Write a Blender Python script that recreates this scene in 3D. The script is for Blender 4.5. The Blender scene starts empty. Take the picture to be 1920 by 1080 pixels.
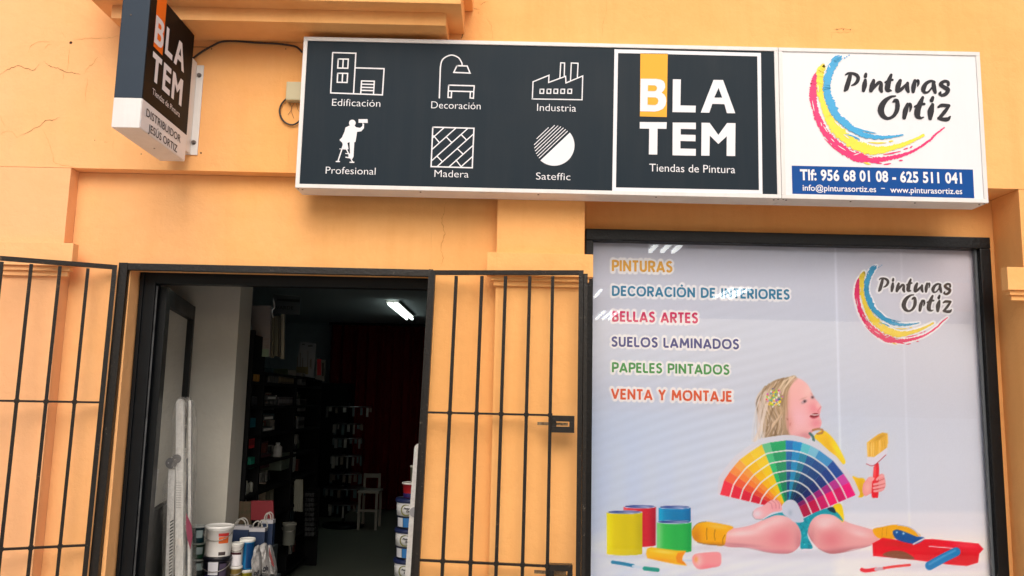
import bpy, bmesh, math, random
import numpy as np
from mathutils import Vector, Matrix
from mathutils.geometry import tessellate_polygon
R = math.radians
random.seed(7)
rng = np.random.default_rng(7)
scn = bpy.context.scene
COL = scn.collection

# ------------------------------------------------------------------ camera
CAM = Vector((0, -4.1, 1.6))
PITCH, ROLL, YAW, FPX = 7.839, 1.212, -0.2225, 1543.5
cam_d = bpy.data.cameras.new('camera')
cam = bpy.data.objects.new('camera', cam_d)
COL.objects.link(cam)
CM = Matrix.Rotation(R(YAW), 4, 'Z') @ Matrix.Rotation(R(90 + PITCH), 4, 'X') @ Matrix.Rotation(R(ROLL), 4, 'Z')
cam.matrix_world = Matrix.Translation(CAM) @ CM
cam_d.sensor_width = 36
cam_d.lens = FPX / 1920 * 36
cam_d.clip_end = 500
cam_d.clip_start = 0.05
scn.camera = cam
# ------------------------------------------------------------------ sky, sun, exposure
SUN_EL, SUN_AZ = 40, 176          # azimuth in degrees from +Y, clockwise seen from above (sun in front of the facade, a little left)
w = bpy.data.worlds.new('World')
scn.world = w
w.use_nodes = True
nt = w.node_tree
bg = nt.nodes['Background']
sky = nt.nodes.new('ShaderNodeTexSky')
sky.sky_type = 'NISHITA'
sky.sun_disc = False
sky.sun_elevation = R(SUN_EL)
sky.sun_rotation = R(SUN_AZ)
sky.dust_density = 4.0
sky.air_density = 1.0
sky.ozone_density = 1.0
nt.links.new(sky.outputs[0], bg.inputs[0])
bg.inputs[1].default_value = 0.15
sd = bpy.data.lights.new('sun', 'SUN')
sd.energy = 0.95
sd.angle = R(50)
sd.color = (1, 0.98, 0.95)
so = bpy.data.objects.new('sun', sd)
COL.objects.link(so)
az = R(SUN_AZ)
sdir = Vector((math.sin(az) * math.cos(R(SUN_EL)), math.cos(az) * math.cos(R(SUN_EL)), math.sin(R(SUN_EL))))
so.rotation_euler = sdir.to_track_quat('Z', 'Y').to_euler()
scn.view_settings.view_transform = 'Standard'
scn.view_settings.look = 'None'
scn.view_settings.gamma = 1
scn.view_settings.use_curve_mapping = False
scn.view_settings.exposure = 0.25
try:
    scn.cycles.max_bounces = 8
    scn.cycles.transparent_max_bounces = 12
except Exception:
    pass

# ------------------------------------------------------------------ measuring the photograph onto real planes
C3 = CM.to_3x3()
def ray(x, y):
    return C3 @ Vector((x - 960, -(y - 540), -FPX))
def P(x, y, Y):                                    # facade-parallel plane at depth Y -> (X, Z)
    d = ray(x, y); t = (Y - CAM.y) / d.y
    return (CAM.x + d.x * t, CAM.z + d.z * t)
def PS(x, y, X):                                   # plane X = const -> (Y, Z)
    d = ray(x, y); t = (X - CAM.x) / d.x
    return (CAM.y + d.y * t, CAM.z + d.z * t)
def s2l(c):
    c = c / 255.0
    return c / 12.92 if c <= 0.04045 else ((c + 0.055) / 1.055) ** 2.4
def rgb(r, g, b):
    return (s2l(r), s2l(g), s2l(b))

# ------------------------------------------------------------------ materials
MATS = {}
def mat(name, color, rough=0.5, metal=0.0, noise=0.0, nscale=20, bump=0.0, bscale=60, emit=None, estr=0, spec=0.5, coat=0, dark=None):
    if name in MATS: return MATS[name]
    m = bpy.data.materials.new(name); m.use_nodes = True
    t = m.node_tree; b = t.nodes['Principled BSDF']
    b.inputs['Base Color'].default_value = (*color, 1)
    b.inputs['Roughness'].default_value = rough
    b.inputs['Metallic'].default_value = metal
    b.inputs['Specular IOR Level'].default_value = spec
    b.inputs['Coat Weight'].default_value = coat
    tc = t.nodes.new('ShaderNodeTexCoord')
    if noise > 0:
        n = t.nodes.new('ShaderNodeTexNoise'); n.inputs['Scale'].default_value = nscale; n.inputs['Detail'].default_value = 6
        n.inputs['Roughness'].default_value = 0.65
        t.links.new(tc.outputs['Object'], n.inputs['Vector'])
        r = t.nodes.new('ShaderNodeMapRange'); r.inputs['From Min'].default_value = 0.3; r.inputs['From Max'].default_value = 0.7
        mx = t.nodes.new('ShaderNodeMix'); mx.data_type = 'RGBA'
        dk = dark if dark else tuple(c * (1 - noise) for c in color)
        mx.inputs[6].default_value = (*dk, 1); mx.inputs[7].default_value = (*color, 1)
        t.links.new(n.outputs['Fac'], r.inputs['Value']); t.links.new(r.outputs[0], mx.inputs[0]); t.links.new(mx.outputs[2], b.inputs['Base Color'])
        r2 = t.nodes.new('ShaderNodeMapRange'); r2.inputs['To Min'].default_value = max(0, rough - 0.12); r2.inputs['To Max'].default_value = min(1, rough + 0.12)
        t.links.new(n.outputs['Fac'], r2.inputs['Value']); t.links.new(r2.outputs[0], b.inputs['Roughness'])
    if bump > 0:
        n = t.nodes.new('ShaderNodeTexNoise'); n.inputs['Scale'].default_value = bscale; n.inputs['Detail'].default_value = 5
        t.links.new(tc.outputs['Object'], n.inputs['Vector'])
        bp = t.nodes.new('ShaderNodeBump'); bp.inputs['Strength'].default_value = bump; bp.inputs['Distance'].default_value = 0.01
        t.links.new(n.outputs['Fac'], bp.inputs['Height']); t.links.new(bp.outputs[0], b.inputs['Normal'])
    if emit:
        b.inputs['Emission Color'].default_value = (*emit, 1); b.inputs['Emission Strength'].default_value = estr
    MATS[name] = m
    return m

def wall_mat(name, c1, c2, c3):
    m = bpy.data.materials.new(name); m.use_nodes = True
    t = m.node_tree; b = t.nodes['Principled BSDF']; N = t.nodes.new; L = t.links.new
    tc = N('ShaderNodeTexCoord')
    def noise(scale, detail, vec=None, rough=0.6):
        n = N('ShaderNodeTexNoise'); n.inputs['Scale'].default_value = scale; n.inputs['Detail'].default_value = detail
        n.inputs['Roughness'].default_value = rough
        L(vec if vec else tc.outputs['Object'], n.inputs['Vector']); return n
    def mr(src, a, b_, c=0, d=1):
        r = N('ShaderNodeMapRange'); r.inputs['From Min'].default_value = a; r.inputs['From Max'].default_value = b_
        r.inputs['To Min'].default_value = c; r.inputs['To Max'].default_value = d; L(src, r.inputs['Value']); return r.outputs[0]
    def mix(f, a, bb):
        x = N('ShaderNodeMix'); x.data_type = 'RGBA'; L(f, x.inputs[0])
        for i, v in ((6, a), (7, bb)):
            if isinstance(v, tuple): x.inputs[i].default_value = (*v, 1)
            else: L(v, x.inputs[i])
        return x.outputs[2]
    n1 = noise(0.9, 4); n2 = noise(7, 8, rough=0.7)
    mp = N('ShaderNodeMapping'); mp.inputs['Scale'].default_value = (9, 9, 0.7); L(tc.outputs['Object'], mp.inputs['Vector'])
    n3 = noise(1.0, 6, mp.outputs[0])
    col = mix(mr(n1.outputs['Fac'], 0.38, 0.64), c1, c2)
    col = mix(mr(n2.outputs['Fac'], 0.45, 0.75, 0, 0.35), col, c3)
    col = mix(mr(n3.outputs['Fac'], 0.48, 0.72, 0, 0.5), col, c3)
    st = noise(1.6, 8, rough=0.75)
    col = mix(mr(st.outputs['Fac'], 0.56, 0.72, 0, 0.35), col, tuple(min(1, c * k) for c, k in zip(c1, (0.86, 0.80, 0.72))))
    sx = N('ShaderNodeSeparateXYZ'); L(tc.outputs['Object'], sx.inputs[0])
    ps_ = noise(1.3, 5, rough=0.7)
    fx_ = N('ShaderNodeMath'); fx_.operation = 'MULTIPLY_ADD'; L(ps_.outputs['Fac'], fx_.inputs[0]); fx_.inputs[1].default_value = 2.4; L(sx.outputs['X'], fx_.inputs[2])
    col = mix(mr(fx_.outputs[0], 0.2, -1.9, 0, 0.8), col, (0.92, 0.50, 0.25))
    L(col, b.inputs['Base Color'])
    b.inputs['Roughness'].default_value = 0.85
    b.inputs['Specular IOR Level'].default_value = 0.25
    fine = noise(120, 4); mid = noise(14, 5); big = noise(2.2, 3)
    ad = N('ShaderNodeMath'); ad.operation = 'MULTIPLY_ADD'; L(fine.outputs['Fac'], ad.inputs[0]); ad.inputs[1].default_value = 0.16; L(mid.outputs['Fac'], ad.inputs[2])
    a2 = N('ShaderNodeMath'); a2.operation = 'MULTIPLY_ADD'; L(big.outputs['Fac'], a2.inputs[0]); a2.inputs[1].default_value = 2.2; L(ad.outputs[0], a2.inputs[2])
    bp = N('ShaderNodeBump'); bp.inputs['Strength'].default_value = 0.55; bp.inputs['Distance'].default_value = 0.010
    L(a2.outputs[0], bp.inputs['Height']); L(bp.outputs[0], b.inputs['Normal'])
    MATS[name] = m
    return m

ORANGE = wall_mat('orange wall paint', (0.87, 0.43, 0.14), (0.89, 0.465, 0.165), (0.80, 0.37, 0.115))
PEACH = wall_mat('faded peach wall paint', (0.90, 0.455, 0.205), (0.88, 0.43, 0.18), (0.83, 0.39, 0.15))
IRON = mat('black painted iron', (0.006, 0.0055, 0.005), 0.34, 0, 0.6, 45, 0.22, 90, spec=0.35, dark=(0.016, 0.012, 0.009))
BARM = mat('weathered iron bar', (0.022, 0.016, 0.011), 0.5, 0, 0.5, 60, 0.4, 120, spec=0.25, dark=(0.009, 0.007, 0.006))
FRAMEB = mat('black window frame', (0.006, 0.0065, 0.0075), 0.35, 0, 0.3, 30, 0.25, 70, spec=0.25)
ALUD = mat('dark door aluminium', (0.0045, 0.006, 0.0075), 0.4, 0, 0.2, 8, spec=0.2)
WHITEP = mat('white coated aluminium', (0.78, 0.75, 0.71), 0.4, 0, 0.10, 6, spec=0.3)
def dusty(m, amt, dust):
    t = m.node_tree; b = t.nodes['Principled BSDF']; N = t.nodes.new; L = t.links.new
    src = b.inputs['Base Color'].links[0].from_socket
    tc = N('ShaderNodeTexCoord'); mp = N('ShaderNodeMapping'); mp.inputs['Scale'].default_value = (16, 16, 1.1); L(tc.outputs['Object'], mp.inputs['Vector'])
    n = N('ShaderNodeTexNoise'); n.inputs['Scale'].default_value = 1.0; n.inputs['Detail'].default_value = 7; n.inputs['Roughness'].default_value = 0.7; L(mp.outputs[0], n.inputs['Vector'])
    r_ = N('ShaderNodeMapRange'); r_.inputs['From Min'].default_value = 0.45; r_.inputs['From Max'].default_value = 0.8; r_.inputs['To Max'].default_value = amt; L(n.outputs['Fac'], r_.inputs['Value'])
    x = N('ShaderNodeMix'); x.data_type = 'RGBA'; L(r_.outputs[0], x.inputs[0]); L(src, x.inputs[6]); x.inputs[7].default_value = (*dust, 1)
    L(x.outputs[2], b.inputs['Base Color'])
def iron_mat(m, thr=0.66, chip=(0.16, 0.13, 0.10)):
    t = m.node_tree; b = t.nodes['Principled BSDF']; N = t.nodes.new; L = t.links.new
    src = b.inputs['Base Color'].links[0].from_socket
    tc = N('ShaderNodeTexCoord'); n = N('ShaderNodeTexNoise'); n.inputs['Scale'].default_value = 38; n.inputs['Detail'].default_value = 10; n.inputs['Roughness'].default_value = 0.8
    L(tc.outputs['Object'], n.inputs['Vector'])
    g = N('ShaderNodeTexNoise'); g.inputs['Scale'].default_value = 3.0; L(tc.outputs['Object'], g.inputs['Vector'])
    a = N('ShaderNodeMath'); a.operation = 'MULTIPLY_ADD'; L(g.outputs['Fac'], a.inputs[0]); a.inputs[1].default_value = 0.25; L(n.outputs['Fac'], a.inputs[2])
    r_ = N('ShaderNodeMapRange'); r_.inputs['From Min'].default_value = thr + 0.11; r_.inputs['From Max'].default_value = thr + 0.16; L(a.outputs[0], r_.inputs['Value'])
    x = N('ShaderNodeMix'); x.data_type = 'RGBA'; L(r_.outputs[0], x.inputs[0]); L(src, x.inputs[6]); x.inputs[7].default_value = (*chip, 1)
    L(x.outputs[2], b.inputs['Base Color'])
iron_mat(IRON, 0.64); iron_mat(BARM, 0.63, (0.13, 0.07, 0.035)); iron_mat(FRAMEB, 0.72, (0.10, 0.10, 0.10))
SIGNW = mat('white sign face', (0.77, 0.765, 0.765), 0.4, 0, 0.03, 3, spec=0.25)
SIGND = mat('slate sign face', (0.008, 0.018, 0.027), 0.5, 0, 0.12, 3, spec=0.15)
dusty(SIGND, 0.05, (0.12, 0.115, 0.105)); dusty(SIGNW, 0.07, (0.50, 0.46, 0.40)); dusty(WHITEP, 0.22, (0.50, 0.43, 0.35))
SIGNK = mat('black sign face', (0.006, 0.005, 0.005), 0.5, 0, 0.1, 3, spec=0.12)
SLATE = mat('blue grey sign edge', (0.030, 0.045, 0.064), 0.45, 0, 0.12, 5, spec=0.2)
PRW = mat('white print', (0.78, 0.77, 0.78), 0.5, spec=0.2)
PRB = mat('dark print', (0.022, 0.021, 0.025), 0.5, spec=0.2)
PRY = mat('amber print', (0.82, 0.40, 0.03), 0.5, spec=0.2)
PRO = mat('orange print', (0.88, 0.17, 0.01), 0.5, spec=0.2)
PRBL = mat('blue banner print', (0.002, 0.065, 0.27), 0.5, spec=0.15)
SCREW = mat('dark screw', (0.10, 0.075, 0.06), 0.5, 0.5)
CRACK = mat('crack dark', (0.36, 0.17, 0.055), 0.95)
CRACKL = mat('crack faint', (0.66, 0.33, 0.11), 0.95)
BLACKRUB = mat('black cable', (0.03, 0.022, 0.018), 0.45)

# ------------------------------------------------------------------ objects
W = {}
def link(o): COL.objects.link(o); return o
def thing(name, label, cat, loc, group=None):
    o = link(bpy.data.objects.new(name, None)); o.location = loc; o.empty_display_size = 0.1
    o['label'] = label; o['category'] = cat
    if group: o['group'] = group
    W[o] = Vector(loc)
    return o
def tag(o, label, cat, group=None):
    o['label'] = label; o['category'] = cat
    if group: o['group'] = group
    return o
def mesh_obj(name, verts, faces, m, parent=None, smooth=False, origin=None):
    base = W[parent] if parent else (Vector(origin) if origin else Vector((0, 0, 0)))
    me = bpy.data.meshes.new(name)
    me.from_pydata([tuple(Vector(v) - base) for v in verts], [], faces)
    if isinstance(m, (list, tuple)):
        for x in m: me.materials.append(x)
    else: me.materials.append(m)
    if smooth:
        for p in me.polygons: p.use_smooth = True
    me.update()
    o = link(bpy.data.objects.new(name, me))
    if parent: o.parent = parent
    else: o.location = base
    W[o] = base
    return o
class B:
    """collects solids into one mesh"""
    def __init__(s): s.v = []; s.f = []
    def add(s, v, f):
        n = len(s.v); s.v += [tuple(x) for x in v]; s.f += [tuple(i + n for i in q) for q in f]; return s
    def box(s, x0, x1, y0, y1, z0, z1, bev=0.0):
        if bev <= 0:
            v = [(x, y, z) for z in (z0, z1) for y in (y0, y1) for x in (x0, x1)]
            return s.add(v, [(0, 2, 3, 1), (4, 5, 7, 6), (0, 1, 5, 4), (2, 6, 7, 3), (0, 4, 6, 2), (1, 3, 7, 5)])
        bm = bmesh.new()
        bmesh.ops.create_cube(bm, size=1)
        for q in bm.verts:
            q.co = ((x0 + x1) / 2 + q.co.x * (x1 - x0), (y0 + y1) / 2 + q.co.y * (y1 - y0), (z0 + z1) / 2 + q.co.z * (z1 - z0))
        bmesh.ops.bevel(bm, geom=bm.edges[:], offset=bev, segments=2, profile=0.7, affect='EDGES')
        bm.verts.index_update()
        s.add([q.co.copy() for q in bm.verts], [tuple(a.index for a in fc.verts) for fc in bm.faces]); bm.free()
        return s
    def bar(s, a, b, w1, w2=None, up=(0, 1, 0)):
        """square bar between two points"""
        a = Vector(a); b = Vector(b); w2 = w2 or w1
        d = (b - a).normalized(); u = Vector(up); u = (u - d * u.dot(d)).normalized(); q = d.cross(u)
        v = [p + q * (w1 / 2 * sx) + u * (w2 / 2 * sy) for p in (a, b) for sx, sy in ((-1, -1), (1, -1), (1, 1), (-1, 1))]
        return s.add(v, [(3, 2, 1, 0), (4, 5, 6, 7), (0, 1, 5, 4), (1, 2, 6, 5), (2, 3, 7, 6), (3, 0, 4, 7)])
    def tube(s, pts, r, n=8):
        pts = [Vector(p) for p in pts]; rings = []
        for i, p in enumerate(pts):
            d = (pts[min(i + 1, len(pts) - 1)] - pts[max(i - 1, 0)]).normalized()
            u = Vector((0, 0, 1)) if abs(d.z) < 0.9 else Vector((0, 1, 0))
            u = (u - d * u.dot(d)).normalized(); q = d.cross(u)
            rr = r[i] if isinstance(r, (list, tuple)) else r
            rings.append([p + (u * math.cos(k * 2 * math.pi / n) + q * math.sin(k * 2 * math.pi / n)) * rr for k in range(n)])
        v = [x for rg in rings for x in rg]; f = []
        for i in range(len(rings) - 1):
            for k in range(n):
                a = i * n + k; b = i * n + (k + 1) % n
                f.append((a, b, b + n, a + n))
        f.append(tuple(range(n - 1, -1, -1))); f.append(tuple((len(rings) - 1) * n + k for k in range(n)))
        return s.add(v, f)
    def lathe(s, cx, cy, prof, n=28):
        v = []; f = []
        for (r, z) in prof:
            for k in range(n):
                a = 2 * math.pi * k / n
                v.append((cx + r * math.cos(a), cy + r * math.sin(a), z))
        for i in range(len(prof) - 1):
            for k in range(n):
                a = i * n + k; b = i * n + (k + 1) % n
                f.append((a, b, b + n, a + n))
        f.append(tuple(range(n - 1, -1, -1))); f.append(tuple((len(prof) - 1) * n + k for k in range(n)))
        return s.add(v, f)
    def obj(s, name, m, parent=None, smooth=False, origin=None):
        return mesh_obj(name, s.v, s.f, m, parent, smooth, origin)
def cat_rom(pts, n=8):
    pts = [np.array(p, float) for p in pts]
    if len(pts) < 3:
        return [pts[0] + (pts[-1] - pts[0]) * t for t in np.linspace(0, 1, n + 1)]
    e = [2 * pts[0] - pts[1]] + pts + [2 * pts[-1] - pts[-2]]
    out = []
    for i in range(1, len(e) - 2):
        for t in np.linspace(0, 1, n, endpoint=False):
            a, b, c, d = e[i - 1], e[i], e[i + 1], e[i + 2]
            out.append(0.5 * ((2 * b) + (c - a) * t + (2 * a - 5 * b + 4 * c - d) * t * t + (3 * b - a - 3 * c + d) * t ** 3))
    out.append(pts[-1])
    return out

# ------------------------------------------------------------------ flat print: 2D shapes collected, then mapped on a plane
class Print:
    """2D polygons (u right, v up); every new stroke rides 0.1 mm above the last one"""
    def __init__(s): s.polys = []
    def poly(s, pts): s.polys.append([(float(p[0]), float(p[1])) for p in pts]); return s
    def rect(s, a, b, c, d): return s.poly([(a, b), (c, b), (c, d), (a, d)])
    def stroke(s, pts, w, cap=True, closed=False, jit=0.0, grow=0.0):
        pts = [np.array(p[:2], float) for p in pts]
        ws = [w] * len(pts) if np.isscalar(w) else list(w)
        Lp, Rp = [], []
        n = len(pts)
        for i in range(n):
            if closed: a, b = pts[(i - 1) % n], pts[(i + 1) % n]
            else: a, b = pts[max(i - 1, 0)], pts[min(i + 1, n - 1)]
            d1 = pts[i] - a; d2 = b - pts[i]
            l1 = np.hypot(*d1); l2 = np.hypot(*d2)
            d1 = d1 / l1 if l1 > 1e-9 else None; d2 = d2 / l2 if l2 > 1e-9 else None
            if d1 is None: d1 = d2
            if d2 is None: d2 = d1
            if d1 is None: continue
            nn = np.array([-(d1 + d2)[1], (d1 + d2)[0]]); l = np.hypot(*nn)
            nn = nn / l if l > 1e-6 else np.array([-d1[1], d1[0]])
            k = 1 / max(0.5, nn @ np.array([-d1[1], d1[0]]))
            h = (ws[i] / 2 + grow) * k
            Lp.append(pts[i] + nn * h * (1 + (random.uniform(-jit, jit) if jit else 0))); Rp.append(pts[i] - nn * h * (1 + (random.uniform(-jit, jit) if jit else 0)))
        if closed:
            for i in range(n):
                j = (i + 1) % n; s.poly([Rp[i], Rp[j], Lp[j], Lp[i]])
            return s
        if cap:
            def arc(c, p0, sgn):
                v = p0 - c; out = []
                for q in range(1, 6):
                    a = sgn * math.pi * q / 6
                    out.append(c + np.array([v[0] * math.cos(a) - v[1] * math.sin(a), v[0] * math.sin(a) + v[1] * math.cos(a)]))
                return out
            capE = arc(pts[-1], Rp[-1], 1); capS = arc(pts[0], Lp[0], 1)
            s.strip(Rp, Lp, capE, capS)
        else: s.strip(Rp, Lp, [], [])
        return s
    def strip(s, Rp, Lp, capE, capS):
        s.polys.append(('strip', Rp, Lp, capE, capS))
    def build(s, name, fmap, m, parent, lift=0.0, step=0.00006):
        """fmap(u, v, h) -> 3D point, h = height off the surface"""
        V, F = [], []
        for k, pl in enumerate(s.polys):
            h = lift + step * (k % 40)
            if pl and isinstance(pl[0], str):
                _, Rp, Lp, cE, cS = pl
                n0 = len(V)
                V += [fmap(*p, h) for p in Rp] + [fmap(*p, h) for p in Lp]
                n = len(Rp)
                for i in range(n - 1): F.append((n0 + i, n0 + i + 1, n0 + n + i + 1, n0 + n + i))
                if cE:
                    m0 = len(V); V += [fmap(*p, h) for p in cE]
                    F.append(tuple([n0 + n - 1] + list(range(m0, m0 + len(cE))) + [n0 + 2 * n - 1]))
                if cS:
                    m0 = len(V); V += [fmap(*p, h) for p in cS]
                    F.append(tuple([n0 + n] + list(range(m0, m0 + len(cS))) + [n0]))
            else:
                n0 = len(V); V += [fmap(*p, h) for p in pl]
                tri = tessellate_polygon([[Vector((p[0], p[1], 0)) for p in pl]])
                F += [tuple(n0 + i for i in t) for t in tri]
        return mesh_obj(name, V, F, m, parent)
def facade(Y):            # u,v are X,Z
    return lambda u, v, h: (u, Y - h, v)
def side(X):              # u,v are Y,Z ; surface faces +X
    return lambda u, v, h: (X + h, u, v)
def px_facade(Y, sx=1.0, ox=0, oy=0):     # u,v are (zoomed) photo pixels
    def g(u, v, h):
        a = P(ox + u / sx, oy + v / sx, Y)
        return (a[0], Y - h, a[1])
    return g

_tc = {}
def font_mesh(txt, offset=0.0, shear=0.0, spacing=1.0):
    key = (txt, offset, shear, spacing)
    if key in _tc: return _tc[key]
    cu = bpy.data.curves.new('t', 'FONT'); cu.body = txt; cu.size = 1; cu.offset = offset; cu.shear = shear; cu.space_character = spacing
    cu.fill_mode = 'FRONT'; cu.resolution_u = 4
    o = bpy.data.objects.new('t', cu); COL.objects.link(o)
    dg = bpy.context.evaluated_depsgraph_get(); dg.update()
    me = bpy.data.meshes.new_from_object(o.evaluated_get(dg))
    V = [(v.co.x, v.co.y) for v in me.vertices]; F = [tuple(p.vertices) for p in me.polygons]
    bpy.data.objects.remove(o); bpy.data.curves.remove(cu); bpy.data.meshes.remove(me)
    _tc[key] = (V, F)
    return V, F
def text(name, txt, fmap, u0, u1, vb, cap, m, parent, offset=0.0, shear=0.0, spacing=1.0, lift=0.001, slope=0.0):
    """lettering between u0 and u1 on baseline vb, capital height cap"""
    V, F = font_mesh(txt, offset, shear, spacing)
    xs = [p[0] for p in V]; a, b = min(xs), max(xs)
    capf = 0.729 + 2 * offset
    vs = []
    for x, y in V:
        u = u0 + (x - a) / (b - a) * (u1 - u0)
        vs.append(fmap(u, vb + (y + offset) / capf * cap + slope * (u - u0), lift))
    return mesh_obj(name, vs, F, m, parent)
def text_px(name, txt, x0, x1, yb, cap_px, Y, m, parent, **k):
    """same, measured from the photograph's pixels on the plane Y"""
    X0, Z0 = P(x0, yb, Y); X1, Z1 = P(x1, yb + (x1 - x0) * 0.0208, Y)
    Zt = P(x0, yb - cap_px, Y)[1]
    return text(name, txt, facade(Y), X0, X1, Z0, Zt - Z0, m, parent, **k)

# =================================================================== SETTING
SURF_P = mat('pavement concrete', (0.66, 0.63, 0.57), 0.9, 0, 0.12, 3, 0.3, 40)
o = B().box(-30, 30, -4.9, 0.0, -0.15, 0.0).obj('pavement', SURF_P); o['kind'] = 'structure'
o = B().box(-30, 30, -30, -5.05, -0.3, -0.14).obj('road', mat('pale concrete road', (0.55, 0.53, 0.48), 0.9, 0, 0.3, 20, 0.3, 80)); o['kind'] = 'structure'
o = B().box(-30, 30, -5.05, -4.9, -0.3, 0.01, 0.01).obj('kerb', mat('kerb stone', (0.35, 0.34, 0.32), 0.85, 0, 0.2, 8)); o['kind'] = 'structure'
o = B().box(-200, 200, -200, 200, -0.5, -0.31).obj('ground', mat('ground earth', (0.48, 0.45, 0.38), 0.95, 0, 0.2, 1)); o['kind'] = 'structure'

cn = thing('assumed_canopy', 'assumed flat roofed canopy, unseen, added across the street to carry the lamps mirrored in the shop window', 'canopy', (3.5, -15, 0))  # unseen canopy, assumed, added to carry the lamps mirrored in the window
B().box(-9.5, 16.5, -22.5, -8.6, 4.45, 4.65).obj('roof', mat('canopy underside', (0.55, 0.55, 0.53), .9), cn)
for x in (-9.2, 16.2):
    for y in (-22.2, -8.9): B().box(x - .1, x + .1, y - .1, y + .1, -.14, 4.4495).obj('post', mat('canopy post', (0.4, 0.4, 0.4), .6), cn)
SLAMP = mat('street tube', (0.9, 0.9, 0.9), 0.5, emit=(0.95, 1.0, 0.98), estr=10)
for i, (px__, py__, L__) in enumerate(((1250, 462, 1.3), (1370, 551, 2.0), (1137, 592, 2.6), (1121, 551, 1.6))):
    d = ray(px__, py__); t = (0.242 - CAM.y) / d.y; q_ = CAM + d * t
    t2 = (4.38 - q_.z) / d.z; X_, Y_ = q_.x + d.x * t2, 0.242 - d.y * t2
    lt = thing('canopy_light', ['twin tube lamp mirrored above the first poster line', 'twin tube lamp mirrored across the second poster line', 'twin tube lamp mirrored left of the third poster line', 'dim tube lamp mirrored at the left end of the second poster line'][i], 'lamp', (X_, Y_, 4.45))
    B().box(X_ - .32, X_ + .32, Y_ - L__ / 2, Y_ + L__ / 2, 4.41, 4.449).obj('housing', mat('lamp housing', (0.7, 0.7, 0.7), .5), lt)
    for k in ((-.2, .02, .22) if i < 3 else (0,)): B().box(X_ + k - .03, X_ + k + .03, Y_ - L__ / 2 + .1, Y_ + L__ / 2 - .1, 4.36, 4.4095).obj('tube', SLAMP, lt)

# ---- the shop building
shop = thing('shop_building', 'orange rendered shop front with pilasters, cornice, dark doorway and wide shop window', 'building', (0, 0, 0))
XL, XR, ZT = -7.0, 8.0, 7.0
RB = 0.24                        # depth of the window bay
RD = 0.08                        # depth of the door bay
# fascia band (front plane Y=0)
B().box(XL, XR, 0.0, 0.5, 2.735, ZT).obj('fascia_wall', ORANGE, shop)
# left pilaster and beyond
lp = B().box(XL, -2.25, 0.0, 0.5, 0.0, 2.733).obj('pilaster', PEACH, shop)
mp_ = B().box(-0.066, 0.378, 0.0, 0.5, 0.0, 2.7325).obj('pilaster', ORANGE, shop)
rp = B().box(2.605, XR, 0.0, 0.5, 0.0, 2.7325).obj('pilaster', ORANGE, shop)
def capital(x0, x1, par, z1=2.335):
    b = B()
    b.box(x0, x1, -0.055, -0.001, z1 - 0.115, z1, 0.003)
    b.box(x0 + 0.018, x1 - 0.018, -0.036, -0.0012, z1 - 0.138, z1 - 0.1152, 0.003)
    b.box(x0 + 0.034, x1 - 0.034, -0.020, -0.0014, z1 - 0.163, z1 - 0.1382, 0.003)
    return b.obj('capital', ORANGE, par)
capital(-0.112, 0.418, mp_)
capital(XL + 0.1, -2.172, lp)
capital(2.487, 5.0, rp, 2.318)
# door bay wall with opening
DX0, DX1, DZ = -1.938, -0.405, 2.232
b = B().box(-2.249, DX0, RD, 0.40, 0.0, 2.733).box(DX1, -0.067, RD, 0.40, 0.0, 2.733).box(DX0 + 0.0005, DX1 - 0.0005, RD, 0.40, DZ, 2.733)
b.obj('door_bay_wall', ORANGE, shop)
# window bay wall
WX0, WX1, WZ0, WZ1 = 0.402, 2.560, 0.50, 2.520
b = B().box(0.379, WX0 + 0.01, RB, 0.5, 0.0, 2.733).box(WX1 - 0.01, 2.604, RB, 0.5, 0.0, 2.733)
b.box(WX0 + 0.0105, WX1 - 0.0105, RB, 0.5, WZ1 - 0.01, 2.733).box(WX0 + 0.0105, WX1 - 0.0105, RB, 0.5, 0.0, WZ0)
b.obj('window_bay_wall', ORANGE, shop)
B().box(WX0 + 0.0105, WX1 - 0.0105, 0.42, 0.48, WZ0, WZ1 - 0.011).obj('light_blocking_panel', WHITEP, shop)  # unseen panel, added behind the poster to stop light leaking in
# cornice above door bay: two steps with a small cove, chipped underside
b = B()
b.box(-1.995, -0.340, -0.24, -0.001, 3.434, 3.502, 0.004)
prof = [(-0.24, 3.503), (-0.262, 3.503), (-0.30, 3.506), (-0.33, 3.506)]
b.box(-2.075, -0.262, -0.335, -0.0012, 3.5022, 3.63, 0.005)
b.box(-2.12, -0.22, -0.37, -0.0014, 3.6302, 3.76, 0.005)
b.box(-2.12, -0.22, -0.36, -0.0016, 3.7602, 3.84, 0.005)
b.obj('cornice', ORANGE, shop)
# room behind
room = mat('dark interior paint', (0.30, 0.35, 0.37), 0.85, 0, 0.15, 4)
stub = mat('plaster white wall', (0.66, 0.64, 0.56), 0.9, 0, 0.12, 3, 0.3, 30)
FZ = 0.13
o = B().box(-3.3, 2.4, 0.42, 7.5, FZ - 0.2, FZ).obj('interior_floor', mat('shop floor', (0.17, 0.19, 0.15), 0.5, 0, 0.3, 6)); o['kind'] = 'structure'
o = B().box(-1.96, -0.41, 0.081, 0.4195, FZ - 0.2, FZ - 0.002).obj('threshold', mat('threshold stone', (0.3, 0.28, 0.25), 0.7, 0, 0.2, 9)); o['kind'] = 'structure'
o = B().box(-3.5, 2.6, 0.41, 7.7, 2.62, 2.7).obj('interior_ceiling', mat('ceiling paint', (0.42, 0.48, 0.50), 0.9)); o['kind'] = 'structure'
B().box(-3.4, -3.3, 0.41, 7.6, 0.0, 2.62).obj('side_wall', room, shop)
B().box(2.4, 2.5, 0.41, 7.6, 0.0, 2.62).obj('side_wall', room, shop)
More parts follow.
